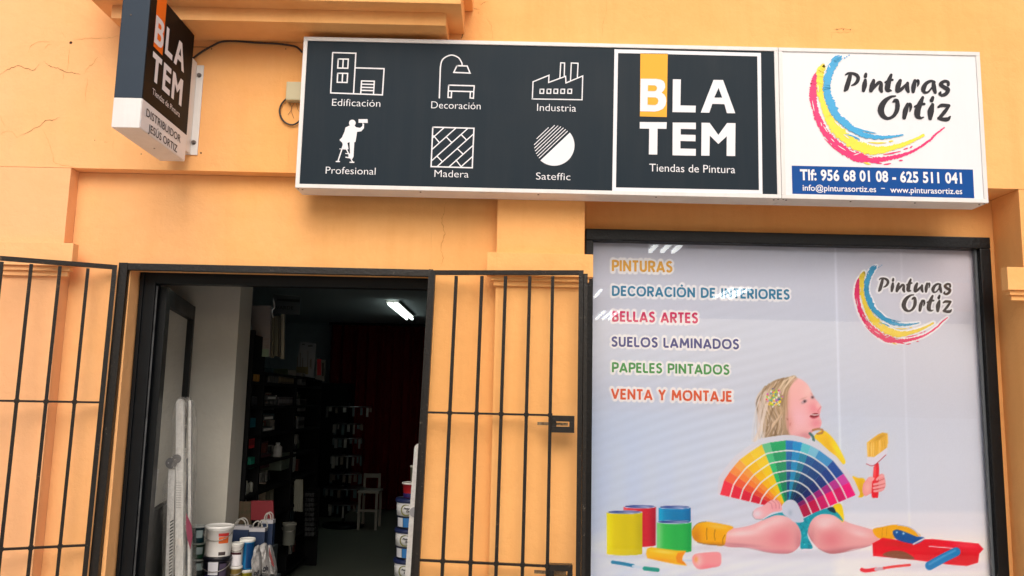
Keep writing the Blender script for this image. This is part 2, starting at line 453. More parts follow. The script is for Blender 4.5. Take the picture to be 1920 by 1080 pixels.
B().box(-0.02, 0.05, 0.41, 7.4, 0.0, 2.6195).obj('partition_wall', mat('partition paint', (0.05, 0.055, 0.06), 0.9), shop)
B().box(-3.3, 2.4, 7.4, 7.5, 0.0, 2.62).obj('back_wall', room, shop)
a0 = P(300, 700, 1.25)[0]; a1 = P(441, 700, 1.25)[0]; 
yb = PS(464, 700, a1)[0]
B().box(-3.2, a1, 1.25, yb, 0.0, 2.62).obj('plaster_stub_wall', stub, shop)
print('stub', a1, yb)

# ---- cracks and holes in the render
def ribbon(name, pts, width, m, Y, par, lift=0.0012):
    p = Print(); pts = cat_rom(pts, 5)
    q = [(u + random.uniform(-1.0, 1.0), v + random.uniform(-1.2, 1.2)) for u, v in [tuple(x[:2]) for x in pts]]
    n = len(q); ws = [width * 0.85 * random.uniform(0.3, 1.1) * min(1, 0.3 + 3 * min(i, n - 1 - i) / n) for i in range(n)]
    p.stroke(q, ws, cap=False)
    return p.build(name, px_facade(Y), m, par, lift=lift)
for pts, wd, m in [
    ([(0, 141), (15, 131), (33, 124), (52, 129), (63, 132), (73, 121)], 1.4, CRACK),
    ([(83, 115), (93, 123), (108, 128), (124, 135), (140, 137), (152, 141)], 1.8, CRACK),
    ([(157, 139), (166, 126), (178, 115), (183, 106)], 1.3, CRACKL),
    ([(120, 135), (118, 150)], 1.2, CRACKL), ([(163, 144), (164, 155), (161, 175), (160, 195)], 1.0, CRACKL),
    ([(130, 90), (129, 105), (126, 133)], 1.2, CRACKL), ([(140, 75), (165, 72), (200, 72), (222, 68)], 1.2, CRACKL), ([(114, 60), (124, 72)], 1.0, CRACKL),
    ([(54, 98), (60, 85), (75, 78), (95, 80)], 1.2, CRACKL), ([(84, 92), (90, 85), (97, 83)], 1.2, CRACKL),
    ([(30, 258), (55, 246), (75, 236), (85, 227), (100, 225), (112, 220)], 1.3, CRACK), ([(78, 240), (90, 262), (98, 285), (102, 305), (125, 310), (140, 314)], 1.2, CRACKL),
    ([(0, 252), (20, 246), (32, 258)], 1.0, CRACKL), ([(0, 215), (8, 235)], 1.0, CRACKL),
    ([(212, 262), (211, 290)], 0.8, CRACKL), ([(195, 267), (203, 265)], 1.2, CRACKL),
    ([(543, 260), (541, 290), (544, 322)], 1.1, CRACKL),
    ([(1130, 70), (1129, 50), (1135, 30), (1138, 0)], 0.9, CRACKL),
    ([(1562, 56), (1575, 54), (1600, 55)], 0.9, CRACK), ([(1558, 62), (1580, 61), (1605, 60)], 1.0, CRACKL), ([(1560, 62), (1558, 76)], 0.8, CRACKL),
    ([(900, 10), (907, 5), (915, 3)], 1.2, CRACK), ([(888, 17), (900, 18)], 1.1, CRACK), ([(897, 22), (897, 27)], 1.6, CRACKL), ([(912, 35), (921, 48), (925, 75)], 1.5, CRACKL),
    ([(871, 0), (871, 20), (869, 50), (867, 66), (864, 75)], 1.9, mat('gap dark', (0.10, 0.035, 0.012), 1)),
]:
    ribbon('wall_crack', pts, wd, m, 0.0, shop)
ribbon('wall_crack', [(836, 380), (832, 400), (828, 412), (831, 425), (834, 440), (829, 455), (827, 470), (831, 485), (826, 500)], 2.2, mat('old crack filler', (0.68, 0.30, 0.085), 0.9, bump=0.5), RD, shop)
def hole(x, y, r, Y=0.0):
    X, Z = P(x, y, Y)
    pr = Print().poly([(X + r * random.uniform(0.75, 1.1) * math.cos(k * math.pi / 4), Z + r * random.uniform(0.75, 1.1) * math.sin(k * math.pi / 4)) for k in range(8)])
    pr.build('wall_hole', facade(Y), mat('hole dark', (0.06, 0.025, 0.012), 1), shop, lift=0.0015)
for x, y, r in ((133, 80, .0085), (265, 289, .003), (178, 263, .0025), (377, 287, .005), (1569, 56, .003), (1581, 56, .003), (1594, 56, .003), (397, 92, .004), (536, 92, .003)): hole(x, y, r)

# ---- shop window and its printed poster
fr = thing('shop_window', 'wide black framed shop window right of the middle pilaster', 'window', ((WX0 + WX1) / 2, RB, WZ0))
b = B(); t = 0.042; fy0, fy1 = 0.195, 0.285
b.box(WX0, WX1, fy0, fy1, WZ1 - 0.062, WZ1, 0.006)
b.box(WX0, WX1, fy0, fy1, WZ0, WZ0 + 0.07, 0.006)
b.box(WX0, WX0 + t, fy0 + 0.001, fy1 - 0.001, WZ0 + 0.0705, WZ1 - 0.0625, 0.006)
b.box(WX1 - 0.058, WX1, fy0 + 0.001, fy1 - 0.001, WZ0 + 0.0705, WZ1 - 0.0625, 0.006)
b.obj('frame', FRAMEB, fr)
b = B(); gx0, gx1, gz0, gz1 = WX0 + t, WX1 - 0.058, WZ0 + 0.07, WZ1 - 0.062
b.box(gx1 - 0.012, gx1 - 0.0005, 0.225, 0.24, gz0, gz1 - 0.001)
b.obj('glazing_bead', mat('light bead', (0.10, 0.11, 0.12), 0.4), fr)
glass = bpy.data.materials.new('window glass'); glass.use_nodes = True
t_ = glass.node_tree; t_.nodes.clear()
out = t_.nodes.new('ShaderNodeOutputMaterial'); mx = t_.nodes.new('ShaderNodeMixShader'); tr = t_.nodes.new('ShaderNodeBsdfTransparent'); gl = t_.nodes.new('ShaderNodeBsdfGlossy'); fn = t_.nodes.new('ShaderNodeFresnel')
gl.inputs['Roughness'].default_value = 0.01; fn.inputs['IOR'].default_value = 1.42; tr.inputs[0].default_value = (1, 1, 1, 1)
t_.links.new(fn.outputs[0], mx.inputs[0]); t_.links.new(tr.outputs[0], mx.inputs[1]); t_.links.new(gl.outputs[0], mx.inputs[2]); t_.links.new(mx.outputs[0], out.inputs[0])
B().box(gx0 - 0.003, gx1 + 0.003, 0.242, 0.248, gz0 - 0.003, gz1 + 0.003).obj('pane', glass, fr)

PY_ = 0.262   # the print's plane
poster = thing('window_poster', 'large printed window poster of paint shop services with a child holding a colour fan', 'poster', ((WX0 + WX1) / 2, PY_, WZ0))
# --- geometric capitals (stroke font), unit cap height
GLY = {
 'P': (0.56, [[(0.08, 0), (0.08, 1)], [(0.08, 0.93), (0.30, 0.93), 'c', (0.50, 0.86), (0.53, 0.70), (0.50, 0.52), (0.30, 0.44), (0.08, 0.44)]]),
 'I': (0.18, [[(0.09, 0), (0.09, 1)]]),
 'N': (0.70, [[(0.09, 0), (0.09, 1)], [(0.09, 0.93), (0.61, 0.07)], [(0.61, 0), (0.61, 1)]]),
 'T': (0.52, [[(0, 0.92), (0.52, 0.92)], [(0.26, 0), (0.26, 0.92)]]),
 'U': (0.64, [[(0.09, 1), (0.09, 0.36), 'c', (0.14, 0.15), (0.32, 0.075), (0.50, 0.15), (0.55, 0.36), 'l', (0.55, 1)]]),
 'R': (0.60, [[(0.08, 0), (0.08, 1)], [(0.08, 0.93), (0.30, 0.93), 'c', (0.49, 0.86), (0.52, 0.71), (0.49, 0.54), (0.30, 0.47), (0.08, 0.47)], [(0.27, 0.46), (0.54, 0.0)]]),
 'A': (0.74, [[(0.06, 0), (0.37, 0.96)], [(0.68, 0), (0.37, 0.96)], [(0.17, 0.27), (0.57, 0.27)]]),
 'S': (0.52, [[(0.46, 0.82), 'c', (0.36, 0.93), (0.22, 0.92), (0.10, 0.80), (0.12, 0.64), (0.28, 0.53), (0.43, 0.41), (0.45, 0.22), (0.33, 0.08), (0.17, 0.08), (0.06, 0.20)]]),
 'D': (0.70, [[(0.08, 0), (0.08, 1)], [(0.08, 0.93), (0.25, 0.93), 'c', (0.48, 0.86), (0.61, 0.66), (0.61, 0.34), (0.48, 0.14), (0.25, 0.07), (0.08, 0.07)]]),
 'E': (0.50, [[(0.08, 0), (0.08, 1)], [(0.08, 0.92), (0.48, 0.92)], [(0.08, 0.51), (0.44, 0.51)], [(0.08, 0.08), (0.48, 0.08)]]),
 'C': (0.70, [[(0.66, 0.76), 'c', (0.52, 0.90), (0.34, 0.925), (0.15, 0.80), (0.075, 0.5), (0.15, 0.20), (0.34, 0.075), (0.52, 0.10), (0.66, 0.24)]]),
 'O': (0.86, [[(0.43, 0.925), 'c', (0.18, 0.83), (0.075, 0.5), (0.18, 0.17), (0.43, 0.075), (0.68, 0.17), (0.785, 0.5), (0.68, 0.83), (0.43, 0.925)]]),
 'Ó': (0.86, [[(0.43, 0.925), 'c', (0.18, 0.83), (0.075, 0.5), (0.18, 0.17), (0.43, 0.075), (0.68, 0.17), (0.785, 0.5), (0.68, 0.83), (0.43, 0.925)], [(0.42, 1.10), (0.52, 1.26)]]),
 'B': (0.58, [[(0.08, 0), (0.08, 1)], [(0.08, 0.93), (0.28, 0.93), 'c', (0.43, 0.87), (0.45, 0.73), (0.40, 0.58), (0.28, 0.53), (0.08, 0.53)], [(0.28, 0.53), 'c', (0.46, 0.46), (0.50, 0.29), (0.45, 0.12), (0.28, 0.07), (0.08, 0.07)]]),
 'L': (0.46, [[(0.08, 1), (0.08, 0.08)], [(0.08, 0.08), (0.46, 0.08)]]),
 'M': (0.86, [[(0.08, 0), (0.14, 1)], [(0.14, 0.95), (0.43, 0.25)], [(0.72, 0.95), (0.43, 0.25)], [(0.78, 0), (0.72, 1)]]),
 'V': (0.70, [[(0.05, 1), (0.35, 0.05)], [(0.65, 1), (0.35, 0.05)]]),
 'Y': (0.62, [[(0.05, 1), (0.31, 0.48)], [(0.57, 1), (0.31, 0.48)], [(0.31, 0), (0.31, 0.48)]]),
 'J': (0.42, [[(0.34, 1), (0.34, 0.30), 'c', (0.28, 0.10), (0.16, 0.075), (0.04, 0.16)]]),
 ' ': (0.30, []),
}
def glyph_strokes(s_):
    x = 0; out = []
    for ch in s_:
        wd, st = GLY[ch]
        for k in st:
            pts = []; cur = []
            mode = 'l'
            for q in k:
                if q == 'c': mode = 'c'; cur = [pts[-1]] if pts else []; continue
                if q == 'l': pts += [tuple(a) for a in cat_rom(cur, 5)][1:]; mode = 'l'; continue
                if mode == 'l': pts.append(q)
                else: cur.append(q)
            if mode == 'c': pts += [tuple(a) for a in cat_rom(cur, 5)][1:]
            out.append([(x + a[0], a[1]) for a in pts])
        x += wd + 0.13
    return out, x - 0.13
HALO = mat('white print halo', (0.72, 0.72, 0.74), 0.5)
HALOS = []
def caps(s_, x0, x1, yb_, yt, m, Y=PY_):
    X0, Z0 = P(x0, yb_, Y); X1, _ = P(x1, yb_ + (x1 - x0) * 0.0208, Y); cap = P(x0, yt, Y)[1] - Z0
    st, wd = glyph_strokes(s_)
    k = (X1 - X0) / wd
    fmap = lambda u, v, h: (X0 + u * k, Y - h, Z0 + v * cap)
    # strokes are laid out in metres so that their weight is even
    f2 = facade(Y)
    tp = Print()
    for q in st:
        q = [(X0 + u * k, Z0 + v * cap) for u, v in q]
        HALOS.append((q, (cap * 0.20 + 0.019) * 355)); tp.stroke(q, cap * 0.205, cap=False)
    tp.build('lettering', f2, m, poster, lift=0.0014, step=0.00002)
pm_ = lambda n, *c: mat(n, rgb(*c), 0.5)
caps('PINTURAS', 1147.5, 1260, 508.2, 487.6, pm_('ochre print', 232, 172, 50))
caps('DECORACIÓN DE INTERIORES', 1147.5, 1480, 554.3, 536, pm_('teal print', 0, 124, 168))
caps('BELLAS ARTES', 1148, 1308, 602.5, 583.3, pm_('raspberry print', 212, 0, 92))
caps('SUELOS LAMINADOS', 1146.5, 1385, 649.5, 631.3, pm_('navy print', 8, 30, 132))
caps('PAPELES PINTADOS', 1147.5, 1367, 697.7, 679.5, pm_('green print', 16, 148, 60))
caps('VENTA Y MONTAJE', 1146, 1372, 748.3, 728.8, pm_('rust print', 226, 84, 36))

# --- the printed picture, painted as colours on a fine mesh (flat print)
inv = C3.transposed()
INV = np.array([[inv[i][j] for j in range(3)] for i in range(3)])
def proj_np(X, Z, Y):
    d = np.stack([X - CAM.x, np.full_like(X, Y - CAM.y), Z - CAM.z]); v = np.tensordot(INV, d, axes=1)
    return 960 - v[0] / v[2] * FPX, 540 + v[1] / v[2] * FPX
class Paint:
    def __init__(s, x, y):
        s.x = x.ravel(); s.y = y.ravel(); s.c = np.zeros((s.x.size, 3)); s.last = None
        s.row = y.shape
    def bg(s):
        x, y = s.x, s.y
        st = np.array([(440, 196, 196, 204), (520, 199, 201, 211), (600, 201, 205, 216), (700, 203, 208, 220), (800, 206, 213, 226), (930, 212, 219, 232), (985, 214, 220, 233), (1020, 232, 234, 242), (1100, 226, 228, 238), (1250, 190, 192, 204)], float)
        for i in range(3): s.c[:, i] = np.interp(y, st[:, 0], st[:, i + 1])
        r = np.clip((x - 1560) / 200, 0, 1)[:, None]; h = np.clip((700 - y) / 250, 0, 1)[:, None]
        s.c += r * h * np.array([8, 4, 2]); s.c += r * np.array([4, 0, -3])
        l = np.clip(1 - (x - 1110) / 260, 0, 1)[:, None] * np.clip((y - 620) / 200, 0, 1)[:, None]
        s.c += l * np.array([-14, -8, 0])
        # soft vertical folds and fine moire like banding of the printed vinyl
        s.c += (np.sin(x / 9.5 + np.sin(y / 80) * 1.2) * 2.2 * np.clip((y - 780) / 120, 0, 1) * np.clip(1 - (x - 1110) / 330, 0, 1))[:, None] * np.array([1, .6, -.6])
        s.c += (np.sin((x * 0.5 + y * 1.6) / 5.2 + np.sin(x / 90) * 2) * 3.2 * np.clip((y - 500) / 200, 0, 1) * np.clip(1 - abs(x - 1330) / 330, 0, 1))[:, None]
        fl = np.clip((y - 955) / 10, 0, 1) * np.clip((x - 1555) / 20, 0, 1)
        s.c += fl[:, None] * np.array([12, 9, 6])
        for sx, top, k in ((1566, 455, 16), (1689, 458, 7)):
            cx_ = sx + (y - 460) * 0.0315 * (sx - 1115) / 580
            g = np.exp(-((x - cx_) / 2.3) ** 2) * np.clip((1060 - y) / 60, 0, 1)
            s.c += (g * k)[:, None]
    def poly(s, pts, col, soft=1.1, a=1.0, keep=False):
        pts = np.array(pts, float); x0, y0 = pts.min(0) - 3; x1, y1 = pts.max(0) + 3
        m = np.nonzero((s.x > x0) & (s.x < x1) & (s.y > y0) & (s.y < y1))[0]
        x, y = s.x[m], s.y[m]; ins = np.zeros(x.size, bool); dist = np.full(x.size, 1e9)
        for i in range(len(pts)):
            ax, ay = pts[i]; bx, by = pts[(i + 1) % len(pts)]
            c = ((ay > y) != (by > y)); xx = ax + (y - ay) * (bx - ax) / (by - ay if by != ay else 1e-9)
            ins ^= c & (x < xx)
            L2 = (bx - ax) ** 2 + (by - ay) ** 2 + 1e-9; t = np.clip(((x - ax) * (bx - ax) + (y - ay) * (by - ay)) / L2, 0, 1)
            dist = np.minimum(dist, np.hypot(x - ax - t * (bx - ax), y - ay - t * (by - ay)))
        sd_ = np.where(ins, dist, -dist); k = np.clip(sd_ / soft + 0.5, 0, 1) * a
        s.last = (m, k)
        if col is not None: s.c[m] += (np.array(col, float) - s.c[m]) * k[:, None]
        return s
    def sp(s, pts, col, n=6, **k):           # smooth closed outline
        q = list(pts); q = q[-2:] + q + q[:3]
        c = cat_rom(q, n); c = c[2 * n:-2 * n]
        return s.poly([tuple(a) for a in c], col, **k)
    def blob(s, cx, cy, rx, ry, col, a=0.6, ang=0, clip=True, p=1.0):
        if clip: m, k = s.last
        else:
            R_ = max(rx, ry) * 2.6; m = np.nonzero((abs(s.x - cx) < R_) & (abs(s.y - cy) < R_))[0]; k = 1.0
        dx, dy = s.x[m] - cx, s.y[m] - cy; ca, sa = math.cos(R(ang)), math.sin(R(ang))
        u = (dx * ca + dy * sa) / rx; v = (-dx * sa + dy * ca) / ry
        g = np.exp(-(u * u + v * v) ** p) * a * k
        s.c[m] += (np.array(col, float) - s.c[m]) * g[:, None]
        return s
    def line(s, pts, w_, col, a=1.0, soft=1.0, n=5, taper=False):
        q = cat_rom(pts, n) if len(pts) > 2 else [np.array(p, float) for p in pts]
        q = np.array([t[:2] for t in q]); x0, y0 = q.min(0) - w_ - 2; x1, y1 = q.max(0) + w_ + 2
        m = np.nonzero((s.x > x0) & (s.x < x1) & (s.y > y0) & (s.y < y1))[0]
        if m.size == 0: return s
        x, y = s.x[m], s.y[m]; d = np.full(x.size, 1e9)
        for i in range(len(q) - 1):
            (ax, ay), (bx, by) = q[i], q[i + 1]
            L2 = (bx - ax) ** 2 + (by - ay) ** 2 + 1e-9; t = np.clip(((x - ax) * (bx - ax) + (y - ay) * (by - ay)) / L2, 0, 1)
            ww = w_ / 2 * (1 - 0.8 * abs((i + .5) / (len(q) - 1) * 2 - 1) if taper else 1)
            d = np.minimum(d, np.hypot(x - ax - t * (bx - ax), y - ay - t * (by - ay)) - ww)
        k = np.clip(0.5 - d / soft, 0, 1) * a
        s.c[m] += (np.array(col, float) - s.c[m]) * k[:, None]
        return s
def T(ox, oy, sc): return lambda *pts: [(ox + p[0] / sc, oy + p[1] / sc) for p in pts]
def paint_picture(pt):
    pt.bg()
    for q, w_ in HALOS:
        X_, Z_ = np.array([a[0] for a in q]), np.array([a[1] for a in q]); hx__, hy__ = proj_np(X_, Z_, PY_)
        pt.line([(float(a), float(b)) for a, b in zip(hx__, hy__)], w_, (238, 236, 236), .95, soft=1.6, n=1) if len(q) > 2 else pt.line([(float(hx__[0]), float(hy__[0])), (float(hx__[1]), float(hy__[1]))], w_, (238, 236, 236), .95, soft=1.6)
    a = T(1100, 900, 5.0526); b_ = T(1280, 880, 3.2); c_ = T(1400, 690, 6.75); d_ = T(1320, 680, 3.6); f_ = T(1340, 800, 6.0); h_ = T(1560, 780, 6.0)
    one = lambda t, x, y: t((x, y))[0]
    # floor shade of the printed photo
    for cx_, cy_, rx, ry, al in ((1500, 1040, 190, 10, .35), (1180, 1042, 70, 5, .3), (1750, 1062, 110, 9, .3), (1330, 1026, 60, 6, .25)):
        pt.blob(cx_, cy_, rx, ry, (188, 186, 202), al, clip=False)
    # paint pots
    def pot(x0, x1, yt, yb_, col, dark, light):
        x0, x1 = 1100 + x0 / 5.0526, 1100 + x1 / 5.0526; yt, yb_ = 900 + yt / 5.0526, 900 + yb_ / 5.0526
        w_ = (x1 - x0) / 2; cx_ = (x0 + x1) / 2
        arc = [(cx_ + w_ * math.cos(t), yb_ - 3 + 3.4 * math.sin(t)) for t in np.linspace(0, math.pi, 12)]
        pt.poly([(x0, yt), (x1, yt)] + arc, col)
        pt.blob(x1, (yt + yb_) / 2, w_ * .45, 80, dark, .75).blob(x0 + w_ * .1, (yt + yb_) / 2, w_ * .22, 80, light, .7).blob(cx_ + w_ * .1, (yt + yb_) / 2, w_ * .4, 90, dark, .25)
        el = [(cx_ + w_ * 1.02 * math.cos(t), yt + 3.6 * math.sin(t)) for t in np.linspace(0, 2 * math.pi, 24)[:-1]]
        pt.poly(el, (205, 212, 232)); 
        el = [(cx_ + w_ * .93 * math.cos(t), yt - .3 + 2.7 * math.sin(t)) for t in np.linspace(0, 2 * math.pi, 24)[:-1]]
        pt.poly(el, (62, 82, 150)).blob(cx_ + w_ * .3, yt, w_ * .5, 1.6, (190, 200, 225), .8)
    pot(350, 655, 252, 632, (222, 70, 78), (150, 40, 60), (240, 120, 125))
    pot(683, 985, 258, 640, (12, 140, 190), (5, 95, 150), (90, 180, 215))
    pot(190, 526, 305, 712, (224, 208, 10), (186, 172, 0), (246, 240, 120))
    pot(665, 992, 398, 688, (72, 190, 95), (40, 150, 80), (150, 220, 150))
    # roller sleeves and pen
    pt.poly(a((572, 650), (610, 635), (700, 650), (860, 668), (942, 672), (915, 715), (905, 750), (948, 812), (850, 800), (700, 768), (575, 740), (562, 700)), (250, 190, 62), soft=2).blob(*one(a, 730, 680), 26, 4, (255, 222, 120), .8, 6).blob(*one(a, 700, 760), 30, 4, (232, 150, 40), .6, 6)
    pt.poly(a((862, 690), (940, 676), (905, 725), (905, 755), (945, 806), (858, 780), (845, 735)), (238, 150, 55), soft=2)
    pt.line(a((915, 760), (1030, 765)), 3, (200, 215, 235), soft=2)
    pt.sp(a((1010, 715), (1060, 695), (1200, 682), (1262, 690), (1275, 745), (1262, 810), (1180, 830), (1070, 845), (1020, 810), (1000, 760)), (244, 160, 165), soft=2).blob(*one(a, 1060, 770), 7, 14, (252, 205, 205), .8).blob(*one(a, 1180, 830), 26, 5, (235, 125, 140), .6).blob(*one(a, 1036, 752), 4, 6, (250, 170, 110), .95)
    pt.line(a((245, 778), (340, 792), (440, 812)), 6, (14, 130, 170), soft=1.5).line(a((440, 815), (545, 835)), 4.2, (205, 220, 235)).line(a((550, 838), (620, 846), (672, 852)), 7.5, (10, 150, 135), soft=1.5)
    # legs
    skin = (233, 176, 178)
    def leg(pts): return pt.sp(b_(*pts), skin, soft=1.4)
    leg([(245, 360), (330, 352), (420, 332), (500, 295), (570, 274), (640, 292), (695, 345), (708, 405), (696, 465), (650, 500), (590, 506), (500, 495), (400, 470), (250, 458)])
    pt.blob(*one(b_, 350, 385), 26, 4.5, (252, 234, 234), .8, -4).blob(*one(b_, 480, 345), 16, 5, (251, 228, 228), .7, -24).blob(*one(b_, 330, 452), 40, 3, (196, 134, 144), .7, 4).blob(*one(b_, 590, 500), 36, 4, (204, 128, 138), .6, -2)
    pt.blob(*one(b_, 590, 410), 26, 22, (226, 128, 140), .55).blob(*one(b_, 560, 310), 30, 10, (246, 212, 214), .8, -15).blob(*one(b_, 380, 380), 40, 9, (246, 210, 212), .7, -6).blob(*one(b_, 450, 490), 70, 6, (205, 140, 152), .6, 5).blob(*one(b_, 700, 440), 8, 25, (200, 130, 140), .6)
    leg([(760, 335), (790, 290), (860, 268), (930, 288), (1000, 322), (1090, 348), (1160, 372), (1180, 412), (1120, 458), (1020, 480), (950, 500), (880, 504), (815, 475), (775, 430), (752, 380)])
    pt.blob(*one(b_, 1060, 385), 20, 6, (248, 222, 222), .7, 14).blob(*one(b_, 850, 330), 14, 10, (252, 232, 232), .7, 0).blob(*one(b_, 900, 498), 34, 3.5, (196, 122, 130), .6, 0)
    pt.blob(*one(b_, 890, 420), 24, 20, (222, 122, 132), .55).blob(*one(b_, 870, 305), 26, 10, (246, 212, 214), .8).blob(*one(b_, 1040, 360), 30, 7, (240, 200, 204), .6, 15).blob(*one(b_, 1000, 485), 60, 6, (188, 120, 128), .7, -6).blob(*one(b_, 770, 420), 7, 22, (205, 135, 140), .6)
    pt.line(b_((252, 458), (380, 470), (500, 495), (600, 505), (660, 495)), 1.2, (170, 120, 132), .6, soft=1.8).line(b_((815, 475), (880, 503), (960, 498), (1060, 476), (1130, 455)), 1.2, (160, 104, 112), .6, soft=1.8)
    pt.line(b_((705, 345), (712, 405), (700, 460)), 1.2, (180, 112, 122), .6, soft=1.8).line(b_((762, 330), (754, 380), (778, 432)), 1.2, (180, 112, 122), .6, soft=1.8)
    # shoes
    yl = (240, 178, 62)
    pt.sp(a((1000, 470), (1050, 412), (1130, 395), (1290, 418), (1390, 448), (1330, 500), (1300, 618), (1180, 612), (1060, 592), (1005, 545)), yl, soft=1.3).blob(*one(a, 1030, 540), 12, 20, (200, 125, 45), .7).blob(*one(a, 1240, 440), 24, 5, (252, 205, 110), .7, 8).blob(*one(a, 1180, 610), 40, 4, (180, 115, 50), .6)
    for q in (((1140, 455), (1135, 505), (1140, 565)), ((1215, 470), (1210, 520), (1215, 570)), ((1310, 520), (1290, 560), (1290, 605))): pt.line(a(*q), 1.2, (130, 85, 50), .8)
    pt.line(a((1050, 592), (1150, 612), (1300, 620)), 1.3, (110, 85, 70), .8); pt.line(a((1003, 470), (1050, 412), (1130, 393)), 1.0, (90, 110, 120), .7)
    pt.sp(b_((1140, 362), (1200, 345), (1270, 332), (1330, 338), (1390, 365), (1425, 405), (1300, 415), (1180, 415)), yl, soft=1.3).line(b_((1290, 333), (1350, 343), (1395, 368), (1425, 405)), 2, (200, 205, 222)).line(b_((1200, 350), (1195, 405)), 1, (190, 130, 50), .6).line(b_((1225, 345), (1222, 400)), 1, (190, 130, 50), .6)
    # tray, trowel, blue roller, small brush
    pt.poly(b_((1138, 445), (1200, 410), (1300, 425), (1500, 418), (1640, 432), (1775, 445), (1805, 478), (1780, 505), (1772, 560), (1705, 580), (1600, 572), (1400, 545), (1142, 520)), (230, 52, 68), soft=1.5)
    pt.blob(*one(b_, 1640, 520), 50, 14, (210, 40, 60), .7, 5).blob(*one(b_, 1300, 450), 40, 7, (200, 70, 60), .6, 3).blob(*one(b_, 1700, 455), 30, 6, (245, 95, 105), .6, 5)
    pt.line(b_((1480, 462), (1640, 475)), 1.6, (245, 200, 210))
    pt.sp(b_((1200, 515), (1250, 490), (1330, 495), (1390, 538), (1290, 535)), (140, 90, 70), soft=1.5)
    pt.sp(b_((1262, 372), (1290, 362), (1340, 378), (1400, 402), (1452, 410), (1430, 435), (1390, 448), (1300, 428), (1268, 402)), (18, 92, 160)).blob(*one(b_, 1325, 385), 2.2, 2.2, (230, 235, 245), .9).blob(*one(b_, 1285, 378), 1.8, 1.8, (230, 235, 245), .9).line(b_((1385, 448), (1450, 415)), 3, (215, 215, 225))
    pt.line(b_((1482, 578), (1560, 535), (1640, 495)), 17, (50, 135, 195), soft=1.6).line(b_((1480, 570), (1560, 525), (1635, 487)), 4, (110, 175, 220), .7, soft=3)
    pt.line(b_((1075, 602), (1100, 608), (1160, 600)), 7, (228, 65, 75), soft=1.4).line(b_((1160, 600), (1208, 594)), 6, (205, 180, 190)).line(b_((1208, 592), (1280, 582), (1362, 574)), 4.6, (235, 80, 80), soft=1.4)
    # hair behind
    hair = (168, 143, 116)
    pt.sp(c_((600, 95), (520, 118), (430, 135), (330, 170), (250, 240), (205, 330), (150, 420), (130, 560), (168, 680), (200, 760), (225, 860), (250, 900), (330, 870), (450, 850), (600, 850), (640, 600), (560, 350), (620, 190), (632, 130)), hair, soft=2.5)
    m_ = pt.last
    pt.blob(*one(c_, 400, 650), 14, 40, (140, 118, 92), .8, 5).blob(*one(c_, 180, 600), 8, 50, (224, 206, 196), .8, 3).blob(*one(c_, 430, 190), 28, 9, (205, 185, 158), .7, -20).blob(*one(c_, 380, 800), 35, 10, (150, 126, 98), .7)
    rs = random.Random(5)
    for i in range(110):
        t = rs.random(); x0, y0 = 560 - 330 * t + rs.uniform(-15, 15), 125 + 110 * t * t + rs.uniform(-5, 25)
        x2, y2 = 480 - 330 * t + rs.uniform(-30, 60), 820 + rs.uniform(-90, 60)
        x1, y1 = (x0 + x2) / 2 - 110 + 40 * t + rs.uniform(-35, 35), 430 + rs.uniform(-60, 60)
        cc = rs.choice([(208, 184, 154), (226, 206, 184), (134, 110, 86), (152, 128, 100), (232, 216, 200), (112, 90, 70), (188, 162, 132)])
        pt.line(c_((x0, y0), (x1, y1), (x2 + 30, (y1 + y2) / 2 + 60), (x2, y2)), rs.uniform(1.0, 2.6), cc, .55, soft=1.4)
    for q, w_, cc, al in ((((480, 540), (430, 620), (340, 710), (262, 835)), 5, (230, 208, 186), .8), (((455, 560), (400, 660), (350, 760), (380, 850)), 3, (118, 94, 72), .6),
        (((250, 470), (215, 600), (185, 720), (110, 920)), 6, (234, 220, 208), .8), (((330, 520), (290, 640), (300, 760), (240, 870)), 3.4, (128, 104, 80), .6), (((300, 500), (260, 620), (230, 760), (210, 880)), 3, (206, 184, 156), .7),
        (((560, 120), (500, 150), (440, 230), (400, 300)), 4, (226, 206, 178), .8), (((600, 110), (545, 170), (480, 250), (450, 330)), 3.4, (236, 218, 194), .8), (((520, 125), (440, 160), (370, 230), (340, 290)), 2.6, (120, 98, 76), .55),
        (((450, 140), (370, 165), (300, 215), (240, 290)), 3, (140, 116, 92), .6), (((420, 500), (440, 560), (400, 640), (330, 740)), 4, (214, 190, 160), .8), (((505, 560), (520, 660), (470, 760), (500, 850)), 4, (150, 122, 96), .7),
        (((160, 430), (185, 520), (150, 600), (170, 690)), 4.5, (216, 196, 186), .8), (((205, 360), (190, 480), (200, 560), (180, 660)), 2.4, (126, 102, 84), .5)):
        pt.line(c_(*q), w_, cc, al, soft=2.2)
    for i in range(26):
        x0 = rs.uniform(120, 260); pt.line(c_((x0 + 60, 330 + rs.uniform(-60, 60)), (x0 - 20, 560), (x0 + rs.uniform(-60, 20), 760), (x0 - rs.uniform(-20, 90), 930)), rs.uniform(.8, 1.8), rs.choice([(222, 208, 200), (206, 190, 176), (232, 224, 218)]), .45, soft=1.6)
    # neck and face
    pt.sp(c_((620, 130), (700, 150), (775, 215), (825, 310), (850, 365), (905, 432), (942, 492), (932, 560), (925, 612), (948, 690), (925, 755), (862, 788), (812, 840), (790, 895), (640, 880), (545, 850), (500, 740), (488, 600), (500, 470), (515, 340), (550, 200)), (238, 188, 188), soft=1.5)
